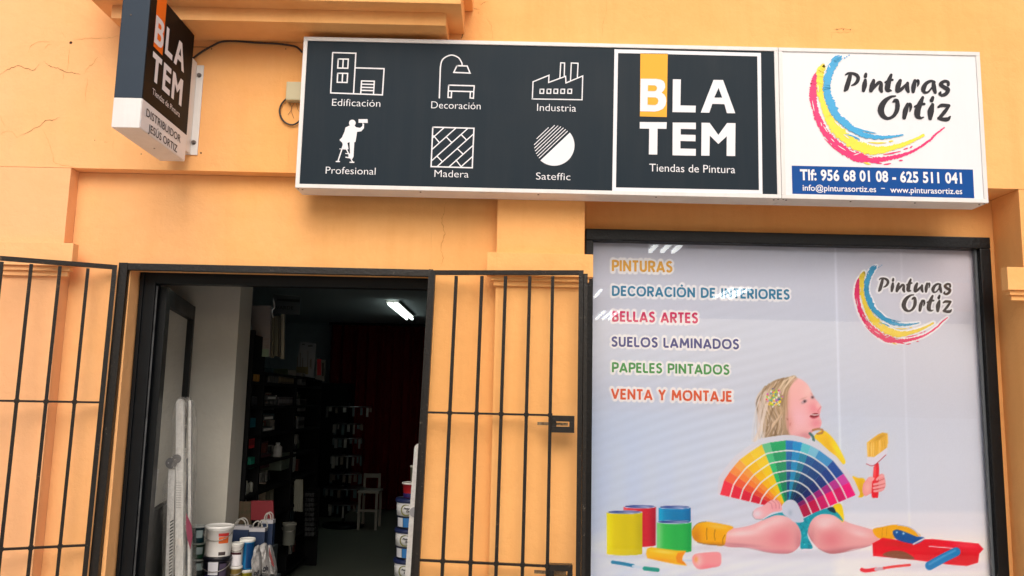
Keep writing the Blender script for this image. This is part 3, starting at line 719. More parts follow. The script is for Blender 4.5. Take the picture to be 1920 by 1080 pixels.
    pt.blob(*one(c_, 620, 250), 16, 16, (240, 190, 186), .8).blob(*one(c_, 850, 510), 13, 13, (230, 132, 146), .6).blob(*one(c_, 915, 470), 3.5, 5, (248, 205, 205), .8).blob(*one(c_, 780, 300), 9, 14, (246, 206, 200), .7, 20).blob(*one(c_, 650, 620), 22, 22, (242, 196, 204), .8).blob(*one(c_, 880, 700), 12, 10, (226, 130, 145), .6).blob(*one(c_, 760, 860), 20, 8, (205, 135, 140), .7).blob(*one(c_, 530, 700), 9, 20, (212, 150, 140), .7).blob(*one(c_, 500, 420), 6, 24, (196, 156, 132), .8).blob(*one(c_, 900, 470), 5, 6, (244, 190, 192), .7)
    pt.line(c_((815, 800), (870, 782), (925, 757)), 1.6, (190, 110, 120), .5, soft=2).line(c_((940, 490), (900, 545), (915, 560)), 1.4, (205, 100, 115), .6, soft=1.8)
    pt.blob(*one(c_, 726, 428), 4.6, 2.4, (120, 92, 100), .85, -28, clip=False).blob(*one(c_, 735, 420), 2.3, 2.2, (48, 40, 52), .95, clip=False).blob(*one(c_, 712, 432), 1.4, 1.2, (225, 220, 230), .8, clip=False)
    pt.blob(*one(c_, 834, 370), 2.6, 2.5, (60, 44, 56), .95, 40, clip=False).blob(*one(c_, 715, 385), 7, 1.4, (200, 150, 140), .6, -22, clip=False).blob(*one(c_, 822, 330), 3, 1.3, (190, 140, 132), .6, 50, clip=False)
    pt.sp(c_((798, 612), (820, 588), (862, 572), (908, 578), (912, 605), (870, 628), (825, 628)), (130, 36, 46), soft=1.2)
    pt.line(c_((818, 590), (860, 596), (905, 590)), 2.0, (240, 225, 225), .9).line(c_((800, 618), (850, 640), (915, 612)), 1.6, (214, 92, 108), .8, soft=1.5)
    pt.line(c_((508, 640), (520, 655)), 2, (150, 90, 85), .7, soft=2).line(c_((555, 700), (548, 725)), 2, (190, 120, 115), .6, soft=2)
    pt.line(c_((625, 135), (545, 215), (506, 340), (492, 470), (480, 600), (492, 740), (540, 850)), 3, (176, 148, 120), .75, soft=6)
    for i in range(16):
        x0 = 470 + rs.uniform(-20, 50); pt.line(c_((600 - i * 6, 150 + i * 8), (500 + rs.uniform(-10, 10), 330), (x0, 560), (x0 + rs.uniform(-40, 30), 830)), rs.uniform(1, 2), rs.choice([(150, 126, 100), (205, 180, 152), (176, 150, 122)]), .5, soft=1.5)
    for i in range(95):
        an, r_ = rs.uniform(0, 6.28), rs.uniform(0, 1) ** .6; x, y = c_((352 + 105 * r_ * math.cos(an), 375 + 118 * r_ * math.sin(an)))[0]
        pt.blob(x, y, rs.uniform(1.2, 2.6), rs.uniform(1.1, 2.0), rs.choice([(246, 226, 60), (252, 240, 150), (240, 240, 245), (230, 50, 110), (90, 190, 160), (60, 140, 170), (200, 120, 200), (250, 205, 70), (255, 255, 255), (160, 210, 70), (80, 90, 120)]), .95, rs.uniform(0, 180), clip=False, p=2)
    # cardigan
    pt.sp(d_((745, 500), (790, 460), (830, 470), (885, 530), (930, 610), (955, 672), (925, 680), (860, 610), (790, 545)), (246, 208, 30), soft=1.5).blob(*one(d_, 850, 560), 12, 26, (222, 172, 10), .7, -35).blob(*one(d_, 900, 590), 6, 22, (252, 232, 90), .8, -32)
    pt.line(d_((715, 478), (735, 500), (740, 528)), 5, (60, 105, 100), .9).line(d_((735, 455), (770, 448), (800, 455), (795, 475), (765, 480)), 4, (176, 126, 84), .9)
    pt.sp(d_((1000, 770), (1040, 778), (1085, 790), (1082, 890), (1045, 908), (1020, 850)), (238, 198, 40), soft=1.5).blob(*one(d_, 1060, 850), 8, 16, (214, 168, 20), .6)
    pt.sp(d_((870, 970), (925, 955), (945, 1040), (935, 1078), (905, 1040)), (240, 214, 60), soft=1.5)
    # shorts
    tl = (20, 160, 178)
    pt.sp(b_((480, 305), (530, 275), (600, 258), (660, 272), (700, 300), (745, 285), (800, 255), (870, 235), (930, 262), (962, 312), (905, 276), (840, 268), (790, 290), (760, 335), (750, 400), (780, 470), (735, 476), (706, 470), (712, 395), (690, 335), (640, 290), (570, 274), (510, 292)), tl, soft=1.3)
    for i in range(30): pt.blob(*one(b_, rs.uniform(690, 780), rs.uniform(290, 470)), 2.5, 1.2, rs.choice([(10, 110, 135), (120, 205, 215)]), .7, rs.uniform(0, 180))
    pt.sp(b_((870, 232), (905, 228), (918, 262), (880, 250)), (20, 62, 82), soft=1.3)
    # fan
    O = [(60, 765), (108, 600), (168, 510), (222, 440), (282, 372), (398, 285), (530, 200), (622, 178), (800, 155), (885, 160), (985, 180), (1082, 215), (1175, 265), (1330, 380), (1450, 530), (1515, 625), (1585, 770)]
    I = [(735, 925), (745, 912), (755, 900), (762, 888), (768, 878), (775, 868), (785, 858), (795, 850), (815, 838), (830, 830), (845, 826), (862, 826), (880, 830), (905, 845), (925, 870), (945, 905), (995, 1022)]
    pv = np.array((850, 905))
    bord = [tuple(pv + (np.array(o) - pv) * 1.085) for o in O]
    pt.poly(f_(*([(30, 755)] + bord[1:-1] + [(1635, 745), (1625, 785), (1585, 770), (960, 860), (60, 765)])), (216, 216, 226), soft=1.2)
    base = [(236, 78, 92), (240, 118, 88), (244, 152, 92), (246, 172, 96), (252, 200, 80), (251, 208, 84), (112, 196, 148), (22, 168, 108), (0, 122, 192), (0, 148, 204), (108, 196, 206), (132, 194, 216), (82, 152, 202), (26, 84, 160), (206, 88, 168), (236, 0, 132)]
    inner = [(196, 48, 68), (214, 84, 70), (230, 124, 70), (238, 146, 78), (240, 184, 60), (246, 204, 60), (8, 176, 90), (34, 126, 100), (20, 70, 120), (0, 140, 180), (0, 130, 168), (0, 72, 130), (14, 60, 110), (30, 44, 98), (130, 36, 104), (190, 20, 80)]
    O_, I_ = np.array(O, float), np.array(I, float)
    for k in range(16):
        for r_ in range(6):
            t0, t1 = r_ / 6 + (0.0 if r_ == 0 else 0.008), (r_ + 1) / 6 - 0.008
            q = [O_[k] + (I_[k] - O_[k]) * t0, O_[k + 1] + (I_[k + 1] - O_[k + 1]) * t0, O_[k + 1] + (I_[k + 1] - O_[k + 1]) * t1, O_[k] + (I_[k] - O_[k]) * t1]
            kk = k if k < 8 else k
            col = np.array(base[kk]) + (np.array(inner[kk]) - np.array(base[kk])) * (r_ / 5) ** .8
            if k in (10, 11) and r_ > 0: col = np.array((0, 155, 190)) * (1 - .1 * r_) if k == 10 else np.array((0, 100, 165)) * (1 - .08 * r_)
            if k == 12 and r_ > 0: col = np.array((0, 92, 160)) * (1 - .09 * r_)
            if k == 15 and r_ in (1, 3): col = np.array((205, 0, 112))
            if k == 15 and r_ in (2,): col = np.array((240, 0, 120))
            if k == 15 and r_ == 5: col = np.array((176, 34, 82))
            pt.poly(f_(*[tuple(v) for v in q]), tuple(np.clip(col, 0, 255)), soft=1.0)
    for r_ in range(1, 6):
        pt.line(f_(*[tuple(O_[k] + (I_[k] - O_[k]) * r_ / 6) for k in range(17)]), 2.3, (226, 228, 226), .95, n=3)
    pt.sp(f_((768, 880), (800, 838), (850, 822), (900, 838), (930, 880), (985, 1010), (1000, 1070), (900, 1075), (840, 1030), (770, 980), (760, 920)), (205, 212, 228), soft=1.4).blob(*one(f_, 850, 970), 4, 6, (150, 170, 190), .5)
    # hands
    pt.sp(d_((330, 1010), (350, 985), (400, 965), (435, 938), (470, 925), (505, 935), (525, 975), (520, 1000), (460, 1012), (400, 1050), (350, 1055), (332, 1035)), (238, 184, 190), soft=1.3).blob(*one(d_, 360, 1020), 10, 8, (232, 226, 234), .8).blob(*one(d_, 480, 975), 12, 10, (236, 160, 170), .6)
    for q in (((435, 940), (455, 955), (462, 985)), ((455, 928), (482, 950), (486, 982)), ((482, 925), (505, 950), (508, 985))): pt.line(d_(*q), 1.1, (196, 118, 134), .8, soft=1.4)
    pt.line(d_((332, 1005), (328, 1030), (350, 1056), (395, 1056)), 1.2, (140, 150, 160), .7)
    pt.sp(h_((350, 770), (385, 720), (425, 685), (470, 690), (540, 655), (580, 660), (600, 740), (598, 800), (560, 845), (500, 855), (430, 875), (375, 900), (345, 860)), (236, 158, 158), soft=1.3).blob(*one(h_, 400, 800), 8, 12, (246, 196, 190), .7).blob(*one(h_, 545, 830), 9, 6, (214, 110, 118), .6)
    pt.sp(h_((470, 570), (500, 535), (522, 530), (530, 600), (525, 720), (520, 905), (495, 920), (450, 912), (448, 800), (462, 660)), (228, 58, 68), soft=1.2).blob(*one(h_, 480, 620), 2.5, 18, (244, 110, 110), .8)
    pt.sp(h_((400, 700), (440, 682), (475, 698), (465, 725), (420, 740)), (240, 176, 176), soft=1.2)
    for q in (((505, 715), (530, 690), (575, 670)), ((475, 770), (520, 760), (585, 735)), ((470, 810), (520, 800), (590, 780)), ((478, 845), (520, 840), (575, 822))): pt.line(h_(*q), 4.2, (240, 172, 172), 1.0, soft=1.5)
    for q in (((500, 740), (545, 722), (590, 705)), ((475, 788), (520, 780), (590, 762)), ((478, 828), (520, 820), (590, 803))): pt.line(h_(*q), 1.1, (196, 92, 100), .85, soft=1.3)
    # brush
    pt.poly(h_((392, 300), (430, 270), (520, 205), (570, 185), (625, 195), (632, 300), (612, 360), (475, 462), (400, 460)), (234, 186, 88), soft=1.4).blob(*one(h_, 540, 240), 14, 4, (196, 146, 60), .7, -32).blob(*one(h_, 435, 380), 5, 14, (246, 206, 120), .6)
    for i in range(20):
        x = 398 + i * 12; y0 = 300 - max(0, x - 480) * .55 + rs.uniform(-6, 6); pt.line(h_((x, y0), (x - 2, y0 + 150 - max(0, x - 475) * .12)), 1.0, rs.choice([(206, 156, 66), (250, 216, 140), (222, 172, 76)]), .7, soft=1)
    pt.poly(h_((392, 462), (475, 465), (615, 362), (628, 395), (608, 440), (480, 552), (392, 545)), (222, 220, 232), soft=1.3).line(h_((388, 540), (470, 555), (606, 438)), 1.4, (170, 50, 70), .9)
    return pt
def picture_mesh(name, X, Z, step_detail):
    XX, ZZ = np.meshgrid(X, Z)
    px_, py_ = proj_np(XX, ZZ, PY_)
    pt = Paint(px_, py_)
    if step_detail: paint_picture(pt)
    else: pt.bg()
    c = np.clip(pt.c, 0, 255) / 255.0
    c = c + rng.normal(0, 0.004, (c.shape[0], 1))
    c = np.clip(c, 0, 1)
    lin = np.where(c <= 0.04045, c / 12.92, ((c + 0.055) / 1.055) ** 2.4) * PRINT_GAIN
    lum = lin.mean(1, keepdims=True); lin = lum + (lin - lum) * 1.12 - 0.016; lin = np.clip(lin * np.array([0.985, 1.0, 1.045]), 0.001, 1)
    ny, nx = XX.shape
    me = bpy.data.meshes.new(name)
    co = np.stack([XX.ravel() - W[poster].x, np.full(XX.size, 0.0), ZZ.ravel() - W[poster].z], 1)
    idx = np.arange(ny * nx).reshape(ny, nx)
    q = np.stack([idx[:-1, :-1], idx[:-1, 1:], idx[1:, 1:], idx[1:, :-1]], -1).reshape(-1, 4)
    me.vertices.add(co.shape[0]); me.vertices.foreach_set('co', co.ravel())
    me.loops.add(q.size); me.loops.foreach_set('vertex_index', q.ravel().astype(np.int32))
    me.polygons.add(len(q)); me.polygons.foreach_set('loop_start', (np.arange(len(q)) * 4).astype(np.int32)); me.polygons.foreach_set('loop_total', np.full(len(q), 4, np.int32))
    me.update(calc_edges=True)
    at_ = me.color_attributes.new('print', 'FLOAT_COLOR', 'POINT')
    at_.data.foreach_set('color', np.concatenate([lin, np.ones((len(lin), 1))], 1).ravel().astype(np.float32))
    o = link(bpy.data.objects.new(name, me)); o.parent = poster; W[o] = W[poster]
    me.materials.append(PRINTM)
    return o
PRINT_GAIN = 1.14
PRINTM = bpy.data.materials.new('printed vinyl'); PRINTM.use_nodes = True
t_ = PRINTM.node_tree; va = t_.nodes.new('ShaderNodeVertexColor'); va.layer_name = 'print'
t_.links.new(va.outputs[0], t_.nodes['Principled BSDF'].inputs['Base Color']); t_.nodes['Principled BSDF'].inputs['Roughness'].default_value = 0.5
t_.nodes['Principled BSDF'].inputs['Specular IOR Level'].default_value = 0.2

# =================================================================== SIGN BOXES
SY = -0.15
sg = thing('dark_lightbox_sign', 'long slate grey lightbox sign with six white icons above the doorway', 'sign', (0.14, 0, 2.62))
def lightbox(par, x0, x1, z0, z1, face):
    e = 0.020
    b = B()
    b.box(x0, x1, SY, -0.002, z0, z0 + e, 0.003).box(x0, x1, SY, -0.002, z1 - e, z1, 0.003)
    b.box(x0, x0 + e, SY + 0.0008, -0.002, z0 + e, z1 - e, 0.002).box(x1 - e, x1, SY + 0.0008, -0.002, z0 + e, z1 - e, 0.002)
    b.obj('casing', WHITEP, par)
    b = B(); i = 0.010
    b.box(x0 + e + 0.0004, x1 - e - 0.0004, SY + 0.006, -0.02, z0 + e + 0.0004, z1 - e - 0.0004)
    b.obj('face_panel', face, par)
    for k, x in enumerate(np.linspace(x0 + 0.03, x1 - 0.03, 5 if x1 - x0 > 1.5 else 4)):
        bb = B().tube([(x, SY + 0.03, z0 - 0.0025), (x, SY + 0.03, z0 + 0.001)], 0.0045, 8)
        bb.obj('screw', SCREW, par)
    for x in (x0 + 0.012, x1 - 0.012):
        B().tube([(x, SY + 0.018, z0 - 0.002), (x, SY + 0.018, z0 + 0.001)], 0.004, 8).obj('screw', SCREW, par)
SX0, SXM, SX1, SZ0, SZ1 = -1.062, 1.336, 2.358, 2.619, 3.402
lightbox(sg, SX0, SXM - 0.001, SZ0, SZ1, SIGND)
FP = SY + 0.006      # face plane
sg2 = thing('white_lightbox_sign', 'white lightbox sign with rainbow brush swoosh and phone number banner', 'sign', (1.85, 0, 2.62))
lightbox(sg2, SXM + 0.001, SX1, SZ0, SZ1, SIGNW)

# --- logo square
def zmap(Y, sx, ox, oy): return px_facade(Y, sx, ox, oy)
Z3 = (3.1775, 1100, 60)
BL = {
 'amber': [(320, 127), (483, 129), (477, 507), (317, 503)],
 'B': [(321, 279), (415, 280), (440, 284), (458, 294), (466, 310), (467, 330), (460, 348), (446, 362), (462, 374), (472, 392), (474, 415), (468, 440), (452, 460), (430, 470), (405, 475), (318, 473)],
 'h1': [(365, 318), (405, 319), (415, 325), (419, 336), (415, 348), (405, 353), (364, 352)],
 'h2': [(363, 390), (410, 391), (422, 398), (427, 412), (421, 428), (408, 436), (362, 434)],
 'L': [(513, 282), (561, 283), (558, 438), (650, 440), (648, 480), (511, 478)],
 'A1': [(755, 286), (812, 287), (885, 485), (835, 484), (820, 431), (748, 429), (730, 482), (679, 481), (750, 300)],
 'Ah': [(785, 335), (806, 392), (760, 391)],
 'T': [(316, 537), (477, 538), (475, 578), (422, 577), (420, 731), (370, 730), (372, 577), (316, 576)],
 'E': [(512, 540), (650, 541), (650, 580), (560, 578), (560, 612), (648, 614), (648, 652), (558, 650), (558, 695), (650, 697), (649, 738), (511, 735)],
 'M': [(684, 541), (732, 542), (784, 614), (836, 543), (886, 544), (884, 740), (833, 739), (834, 622), (784, 668), (733, 618), (731, 738), (682, 737)],
}
fm = zmap(FP, *Z3)
p = Print()
for a, b_, c, d in (((165, 103), (1038, 125), (1038, 146), (165, 125)), ((152, 926), (1047, 943), (1048, 965), (152, 948)), ((165, 125), (187, 125.5), (174, 926.5), (152, 926)), ((1016, 145.5), (1038, 146), (1047, 943), (1026, 942.5))):
    p.poly([a, b_, c, d])
p.build('square_border', fm, PRW, sg, lift=0.001)
Print().poly(BL['amber']).build('amber_block', fm, PRY, sg, lift=0.001)
Print().poly(BL['B']).build('letter', fm, PRW, sg, lift=0.002)
for k in ('h1', 'h2'): Print().poly(BL[k]).build('letter_counter', fm, PRY, sg, lift=0.003)
for k in ('L', 'A1', 'T', 'E', 'M'): Print().poly(BL[k]).build('letter', fm, PRW, sg, lift=0.002)
Print().poly(BL['Ah']).build('letter_counter', fm, SIGND, sg, lift=0.003)
text_px('lettering', 'Tiendas de Pintura', 1217.5, 1378.5, 321.3, 15.2, FP, PRW, sg, offset=-0.004)
for s_, x0, x1, yb_, c in (('Edificación', 622.5, 713, 198.2, 13.8), ('Decoración', 808.5, 901, 203.0, 13.8), ('Industria', 1007, 1080, 207.8, 14.2), ('Profesional', 610.5, 704, 325.5, 13.8), ('Madera', 814.5, 878.5, 331.5, 13.6), ('Sateffic', 1005, 1069.5, 336.5, 13.8)):
    text_px('lettering', s_, x0, x1, yb_, c, FP, PRW, sg, offset=-0.008)
# --- icons (traced from the photograph, 3.177x)
Z2 = (3.177, 560, 60); im = zmap(FP, *Z2)
def lines(name, segs, w=7.6, fmap=im, m=PRW, par=None, closed=False):
    p = Print()
    for s_ in segs: p.stroke(s_, w, cap=True)
    return p.build(name, fmap, m, par or sg, lift=0.001)
def win(x0, y0, x1, y1, k=-0.05):
    sl = lambda x, y: (x - (y - y0) * 0.06, y + (x - x0) * 0.02)
    return [[sl(x0, y0), sl(x1, y0), sl(x1, y1), sl(x0, y1), sl(x0, y0)], [sl((x0 + x1) / 2, y0), sl((x0 + x1) / 2, y1)]]
lines('building_icon', [[(203, 123), (341, 127), (327, 368)], [(203, 123), (191, 363), (499, 375), (509, 219), (340, 214)]] + win(236, 161, 296, 215) + win(233, 246, 292, 300) +
      [[(370, 367), (375, 292), (451, 294), (446, 369)], [(375, 311), (449, 313)], [(374, 330), (448, 332)], [(372, 348), (447, 350)]])
lines('lamp_icon', [cat_rom([(838, 393), (842, 280), (846, 200), (862, 160), (908, 138), (950, 152), (970, 180), (974, 197)], 8)] + [[(943, 201), (1004, 203), (1021, 245), (924, 241), (943, 201)], [(893, 317), (1046, 321), (1043, 356), (892, 352), (893, 317)], [(891, 355), (890, 390), (909, 391), (911, 356)], [(1023, 358), (1021, 393), (1041, 395), (1043, 359)]])
lines('factory_icon', [[(1392, 398), (1396, 297), (1491, 258), (1489, 301), (1590, 264), (1592, 304), (1692, 262), (1688, 404), (1390, 399)], [(1556, 272), (1561, 184), (1584, 185), (1582, 262)], [(1619, 290), (1624, 185), (1664, 187), (1660, 272)]] +
      [[(x, 341), (x + 22, 341.5), (x + 21, 366), (x - 1, 365.5), (x, 341)] for x in (1438, 1480, 1521, 1562, 1604)], w=6.6)
z4 = (4.32, 600, 90); pm = zmap(FP, *z4)
p = Print()
p.poly([(262 + 27 * math.cos(a), 608 + 27 * math.sin(a)) for a in np.linspace(0, 2 * math.pi, 18)[:-1]])
p.poly([(240, 628), (280, 628), (292, 642), (325, 648), (345, 632), (350, 612), (357, 615), (356, 650), (335, 675), (300, 680), (297, 705), (288, 760), (278, 765), (272, 880), (262, 900), (240, 895), (228, 875), (244, 858), (240, 762), (222, 770), (232, 820), (210, 812), (188, 820), (182, 770), (158, 745), (178, 725), (198, 680), (207, 645)])
p.poly([(313, 577), (385, 577), (388, 608), (312, 606)])
p.stroke([(348, 606), (346, 640)], 6)
p.stroke([(188, 790), (145, 920)], 10); p.stroke([(132, 920), (158, 920)], 10); p.stroke([(205, 800), (262, 920)], 9); p.stroke([(244, 926), (274, 926)], 10); p.stroke([(160, 818), (225, 820)], 6); p.stroke([(208, 855), (250, 860)], 7); p.stroke([(210, 885), (250, 892)], 9)
p.build('painter_icon', pm, PRW, sg, lift=0.001)
# parquet icon
p = Print()
Q = lambda a, c: ((799 + a * 245) - 10 * c, 567 + a * 7 + c * 235)     # unit square -> traced
fr_ = [Q(0, 0), Q(1, 0), Q(1, 1), Q(0, 1), Q(0, 0)]
p.stroke(fr_, 7.6)
def clipline(a, b_):
    (x0, y0), (x1, y1) = a, b_
    t0, t1 = 0.0, 1.0
    for p_, q_ in ((-(x1 - x0), x0), (x1 - x0, 1 - x0), (-(y1 - y0), y0), (y1 - y0, 1 - y0)):
        if abs(p_) < 1e-9:
            if q_ < 0: return None
        else:
            r_ = q_ / p_
            if p_ < 0: t0 = max(t0, r_)
            else: t1 = min(t1, r_)
    return ((x0 + (x1 - x0) * t0, y0 + (y1 - y0) * t0), (x0 + (x1 - x0) * t1, y0 + (y1 - y0) * t1)) if t0 < t1 else None
for s_ in (0.28, 0.57, 0.86, 1.14, 1.43, 1.71):
    c = clipline((s_ + 1, -1), (s_ - 2, 2))
    if c: p.stroke([Q(*c[0]), Q(*c[1])], 6.6)
for a, c in (((0.03, 0.22), (0.17, 0.38)), ((0.35, 0.25), (0.48, 0.38)), ((0.70, 0.17), (0.83, 0.30)), ((0.14, 0.74), (0.27, 0.87)), ((0.62, 0.53), (0.76, 0.66)), ((0.60, 0.82), (0.72, 0.97))):
    p.stroke([Q(*a), Q(*c)], 6.6)
p.build('parquet_icon', im, PRW, sg, lift=0.001)
# half disc icon
p = Print(); cx, cy, rr = 1522, 676, 121
a0_, a1_ = math.atan2(602 - cy, 1612 - cx), math.atan2(765 - cy, 1440 - cx)
p.poly([(cx + rr * math.cos(a), cy + rr * math.sin(a)) for a in np.linspace(a0_, a1_, 28)])
dx, dy = (1612 - 1440), (602 - 765); L_ = math.hypot(dx, dy); dx /= L_; dy /= L_; nx, ny = dy, -dx
base = ((1612 + 1440) / 2 - cx) * nx + ((602 + 765) / 2 - cy) * ny
sgn = 1 if nx < 0 else -1
nx, ny = nx * sgn, ny * sgn; base *= sgn
for k in range(1, 9):
    d = base + k * 15.5
    if d < rr - 6:
        h = math.sqrt(rr * rr - d * d) * (0.96 if k < 7 else 0.7)
        p.stroke([(cx + nx * d - dx * h, cy + ny * d - dy * h), (cx + nx * d + dx * h, cy + ny * d + dy * h)], 4.6)
p.build('half_disc_icon', im, PRW, sg, lift=0.001)

# --- white sign: banner, phone, mail
z4m = zmap(FP, 3, 1440, 60)
Print().poly([(133, 752), (1152, 774), (1160, 935), (137, 910)]).build('blue_banner', z4m, PRBL, sg2, lift=0.001)
text_px('lettering', 'Tlf: 956 68 01 08 - 625 511 041', 1500, 1803.5, 338.0, 22.0, FP, PRW, sg2, offset=0.033, spacing=1.06, lift=0.002)
text_px('lettering', 'info@pinturasortiz.es', 1505, 1642.5, 357.5, 11.8, FP, PRW, sg2, offset=0.010, lift=0.002)
text_px('lettering', '–', 1652, 1659, 357.2, 11, FP, PRW, sg2, offset=0.02, lift=0.002)
text_px('lettering', 'www.pinturasortiz.es', 1669, 1804, 361.3, 11.8, FP, PRW, sg2, offset=0.010, lift=0.002)
# --- script logo, in sign pixels; local coords for both signs
CUR = [
 [(200, 165, 22), (240, 143, 34), (300, 142, 40), (360, 165, 52), (390, 205, 56), (380, 255, 54), (345, 298, 42), (290, 325, 16)],
 [(275, 150, 50), (258, 220, 66), (235, 300, 72), (212, 370, 70), (190, 402, 38)],
 [(497, 245, 48), (485, 320, 76), (470, 400, 52)], [(505, 152, 44), (498, 188, 54)],
 [(622, 250, 50), (602, 320, 74), (582, 400, 62)], [(600, 395, 30), (645, 335, 44), (700, 280, 50), (736, 296, 50), (728, 370, 66), (742, 415, 44)],
 [(885, 165, 42), (858, 235, 66), (835, 320, 82), (832, 385, 78), (885, 402, 24)], [(795, 278, 28), (850, 250, 36), (905, 240, 36)],
 [(1022, 250, 50), (992, 320, 78), (975, 398, 66)], [(985, 412, 54), (1035, 382, 52), (1085, 335, 40), (1130, 300, 44)], [(1130, 290, 48), (1125, 365, 66), (1142, 415, 46)],
 [(1240, 252, 48), (1222, 340, 72), (1215, 415, 52)], [(1235, 280, 34), (1285, 250, 42), (1292, 295, 38), (1280, 335, 20)],
 [(1535, 275, 36), (1480, 258, 40), (1410, 295, 56), (1368, 370, 74), (1385, 425, 44), (1440, 420, 30), (1500, 350, 26), (1535, 300, 30)], [(1520, 270, 46), (1525, 350, 70), (1545, 425, 50)],
 [(1742, 315, 46), (1735, 272, 44), (1680, 262, 46), (1628, 305, 58), (1675, 350, 60), (1735, 385, 64), (1715, 440, 58), (1655, 470, 46), (1608, 450, 36), (1625, 425, 30)],
 [(950, 482, 20), (880, 495, 40), (800, 550, 70), (745, 630, 92), (732, 710, 94), (770, 785, 70), (840, 818, 44), (915, 785, 50), (965, 710, 66), (980, 630, 70), (972, 560, 60), (945, 552, 58), (912, 572, 24)],
 [(1132, 605, 48), (1100, 700, 78), (1080, 805, 60)], [(1115, 640, 36), (1165, 602, 42), (1178, 650, 44), (1165, 712, 20)],
 [(1358, 505, 46), (1320, 590, 74), (1282, 690, 90), (1280, 775, 86), (1325, 812, 40), (1370, 800, 18)], [(1240, 640, 30), (1315, 610, 42), (1380, 602, 40)],
 [(1505, 612, 50), (1478, 710, 96), (1470, 815, 60)], [(1508, 505, 48), (1492, 548, 62)],
 [(1590, 648, 30), (1640, 622, 52), (1720, 625, 50), (1752, 625, 40)], [(1755, 628, 36), (1690, 715, 56), (1610, 810, 50)], [(1595, 815, 44), (1670, 832, 56), (1735, 828, 58), (1768, 792, 26)],
]
CUR = [[(1560 + x / 8, 120 + y / 8, w_ / 8) for x, y, w_ in s_] for s_ in CUR]
SW = {
 'pink': [(140, 216, 5), (130, 262, 30), (118, 330, 58), (115, 430, 62), (130, 530, 52), (165, 640, 56), (220, 740, 56), (300, 830, 62), (400, 910, 74), (520, 965, 76), (680, 985, 48), (830, 962, 32), (980, 915, 22), (1120, 830, 18), (1200, 755, 16), (1272, 700, 9)],
 'yellow': [(212, 138, 5), (198, 168, 34), (180, 222, 60), (175, 300, 56), (172, 380, 50), (192, 460, 46), (225, 560, 56), (275, 660, 78), (350, 750, 92), (450, 830, 90), (560, 885, 84), (680, 902, 70), (800, 882, 46), (940, 838, 34), (1095, 765, 20)],
 'blue': [(368, 70, 6), (338, 98, 36), (300, 138, 60), (260, 210, 62), (238, 310, 58), (240, 400, 58), (275, 500, 72), (320, 595, 62), (390, 660, 58), (470, 720, 52), (560, 765, 46), (680, 788, 32), (800, 783, 22), (908, 765, 10)],
}
STREAK = {
 'pink': [[(215, 800), (300, 880), (400, 945), (470, 975)], [(640, 1005), (720, 1020)], [(735, 1028), (800, 1018)], [(870, 992), (905, 990)], [(170, 690), (200, 750), (250, 805)], [(730, 940), (800, 930), (885, 910)], [(910, 895), (950, 882)], [(965, 880), (990, 865)], [(95, 470), (105, 520)], [(500, 985), (545, 1010)], [(180, 205), (178, 235)], [(112, 270), (122, 240)], [(150, 290), (158, 262), (160, 240)], [(88, 400), (92, 350)], [(480, 990), (520, 1005)]],
 'yellow': [[(600, 830), (680, 838), (760, 835)], [(780, 825), (820, 820)], [(140, 235), (160, 180), (200, 150)], [(300, 650), (340, 700)], [(560, 1010), (620, 1025)], [(150, 200), (180, 165), (206, 145)], [(215, 200), (222, 170)]],
 'blue': [[(480, 700), (560, 730), (670, 752)], [(395, 765), (440, 770), (510, 800), (525, 815)], [(385, 92), (398, 88)], [(405, 80), (415, 77)], [(425, 68), (436, 63)], [(270, 110), (310, 80), (350, 66)], [(320, 555), (350, 590)], [(212, 245), (205, 290)], [(256, 160), (285, 115), (330, 78)], [(300, 150), (335, 125), (372, 92)], [(300, 175), (325, 150), (333, 128)], [(240, 190), (250, 160)]],
}
HOLES = [[(155, 330), (158, 390)], [(105, 465), (115, 520), (125, 560)], [(180, 580), (200, 640)], [(205, 690), (240, 745)], [(330, 860), (400, 905)], [(270, 800), (300, 830)], [(430, 900), (490, 925)], [(560, 940), (660, 960)], [(250, 150), (262, 175)], [(300, 640), (340, 690)], [(380, 760), (430, 800)], [(180, 655), (190, 690)], [(590, 960), (640, 970)], [(470, 945), (520, 930)]]
cv = lambda x, y: (1500 + x / 4.697, 90 + y / 4.697)
SWC = dict(pink=mat('magenta print', (0.80, 0.0, 0.13), 0.4), yellow=mat('yellow print', (0.90, 0.68, 0.03), 0.4), blue=mat('cyan print', (0.02, 0.34, 0.62), 0.4))
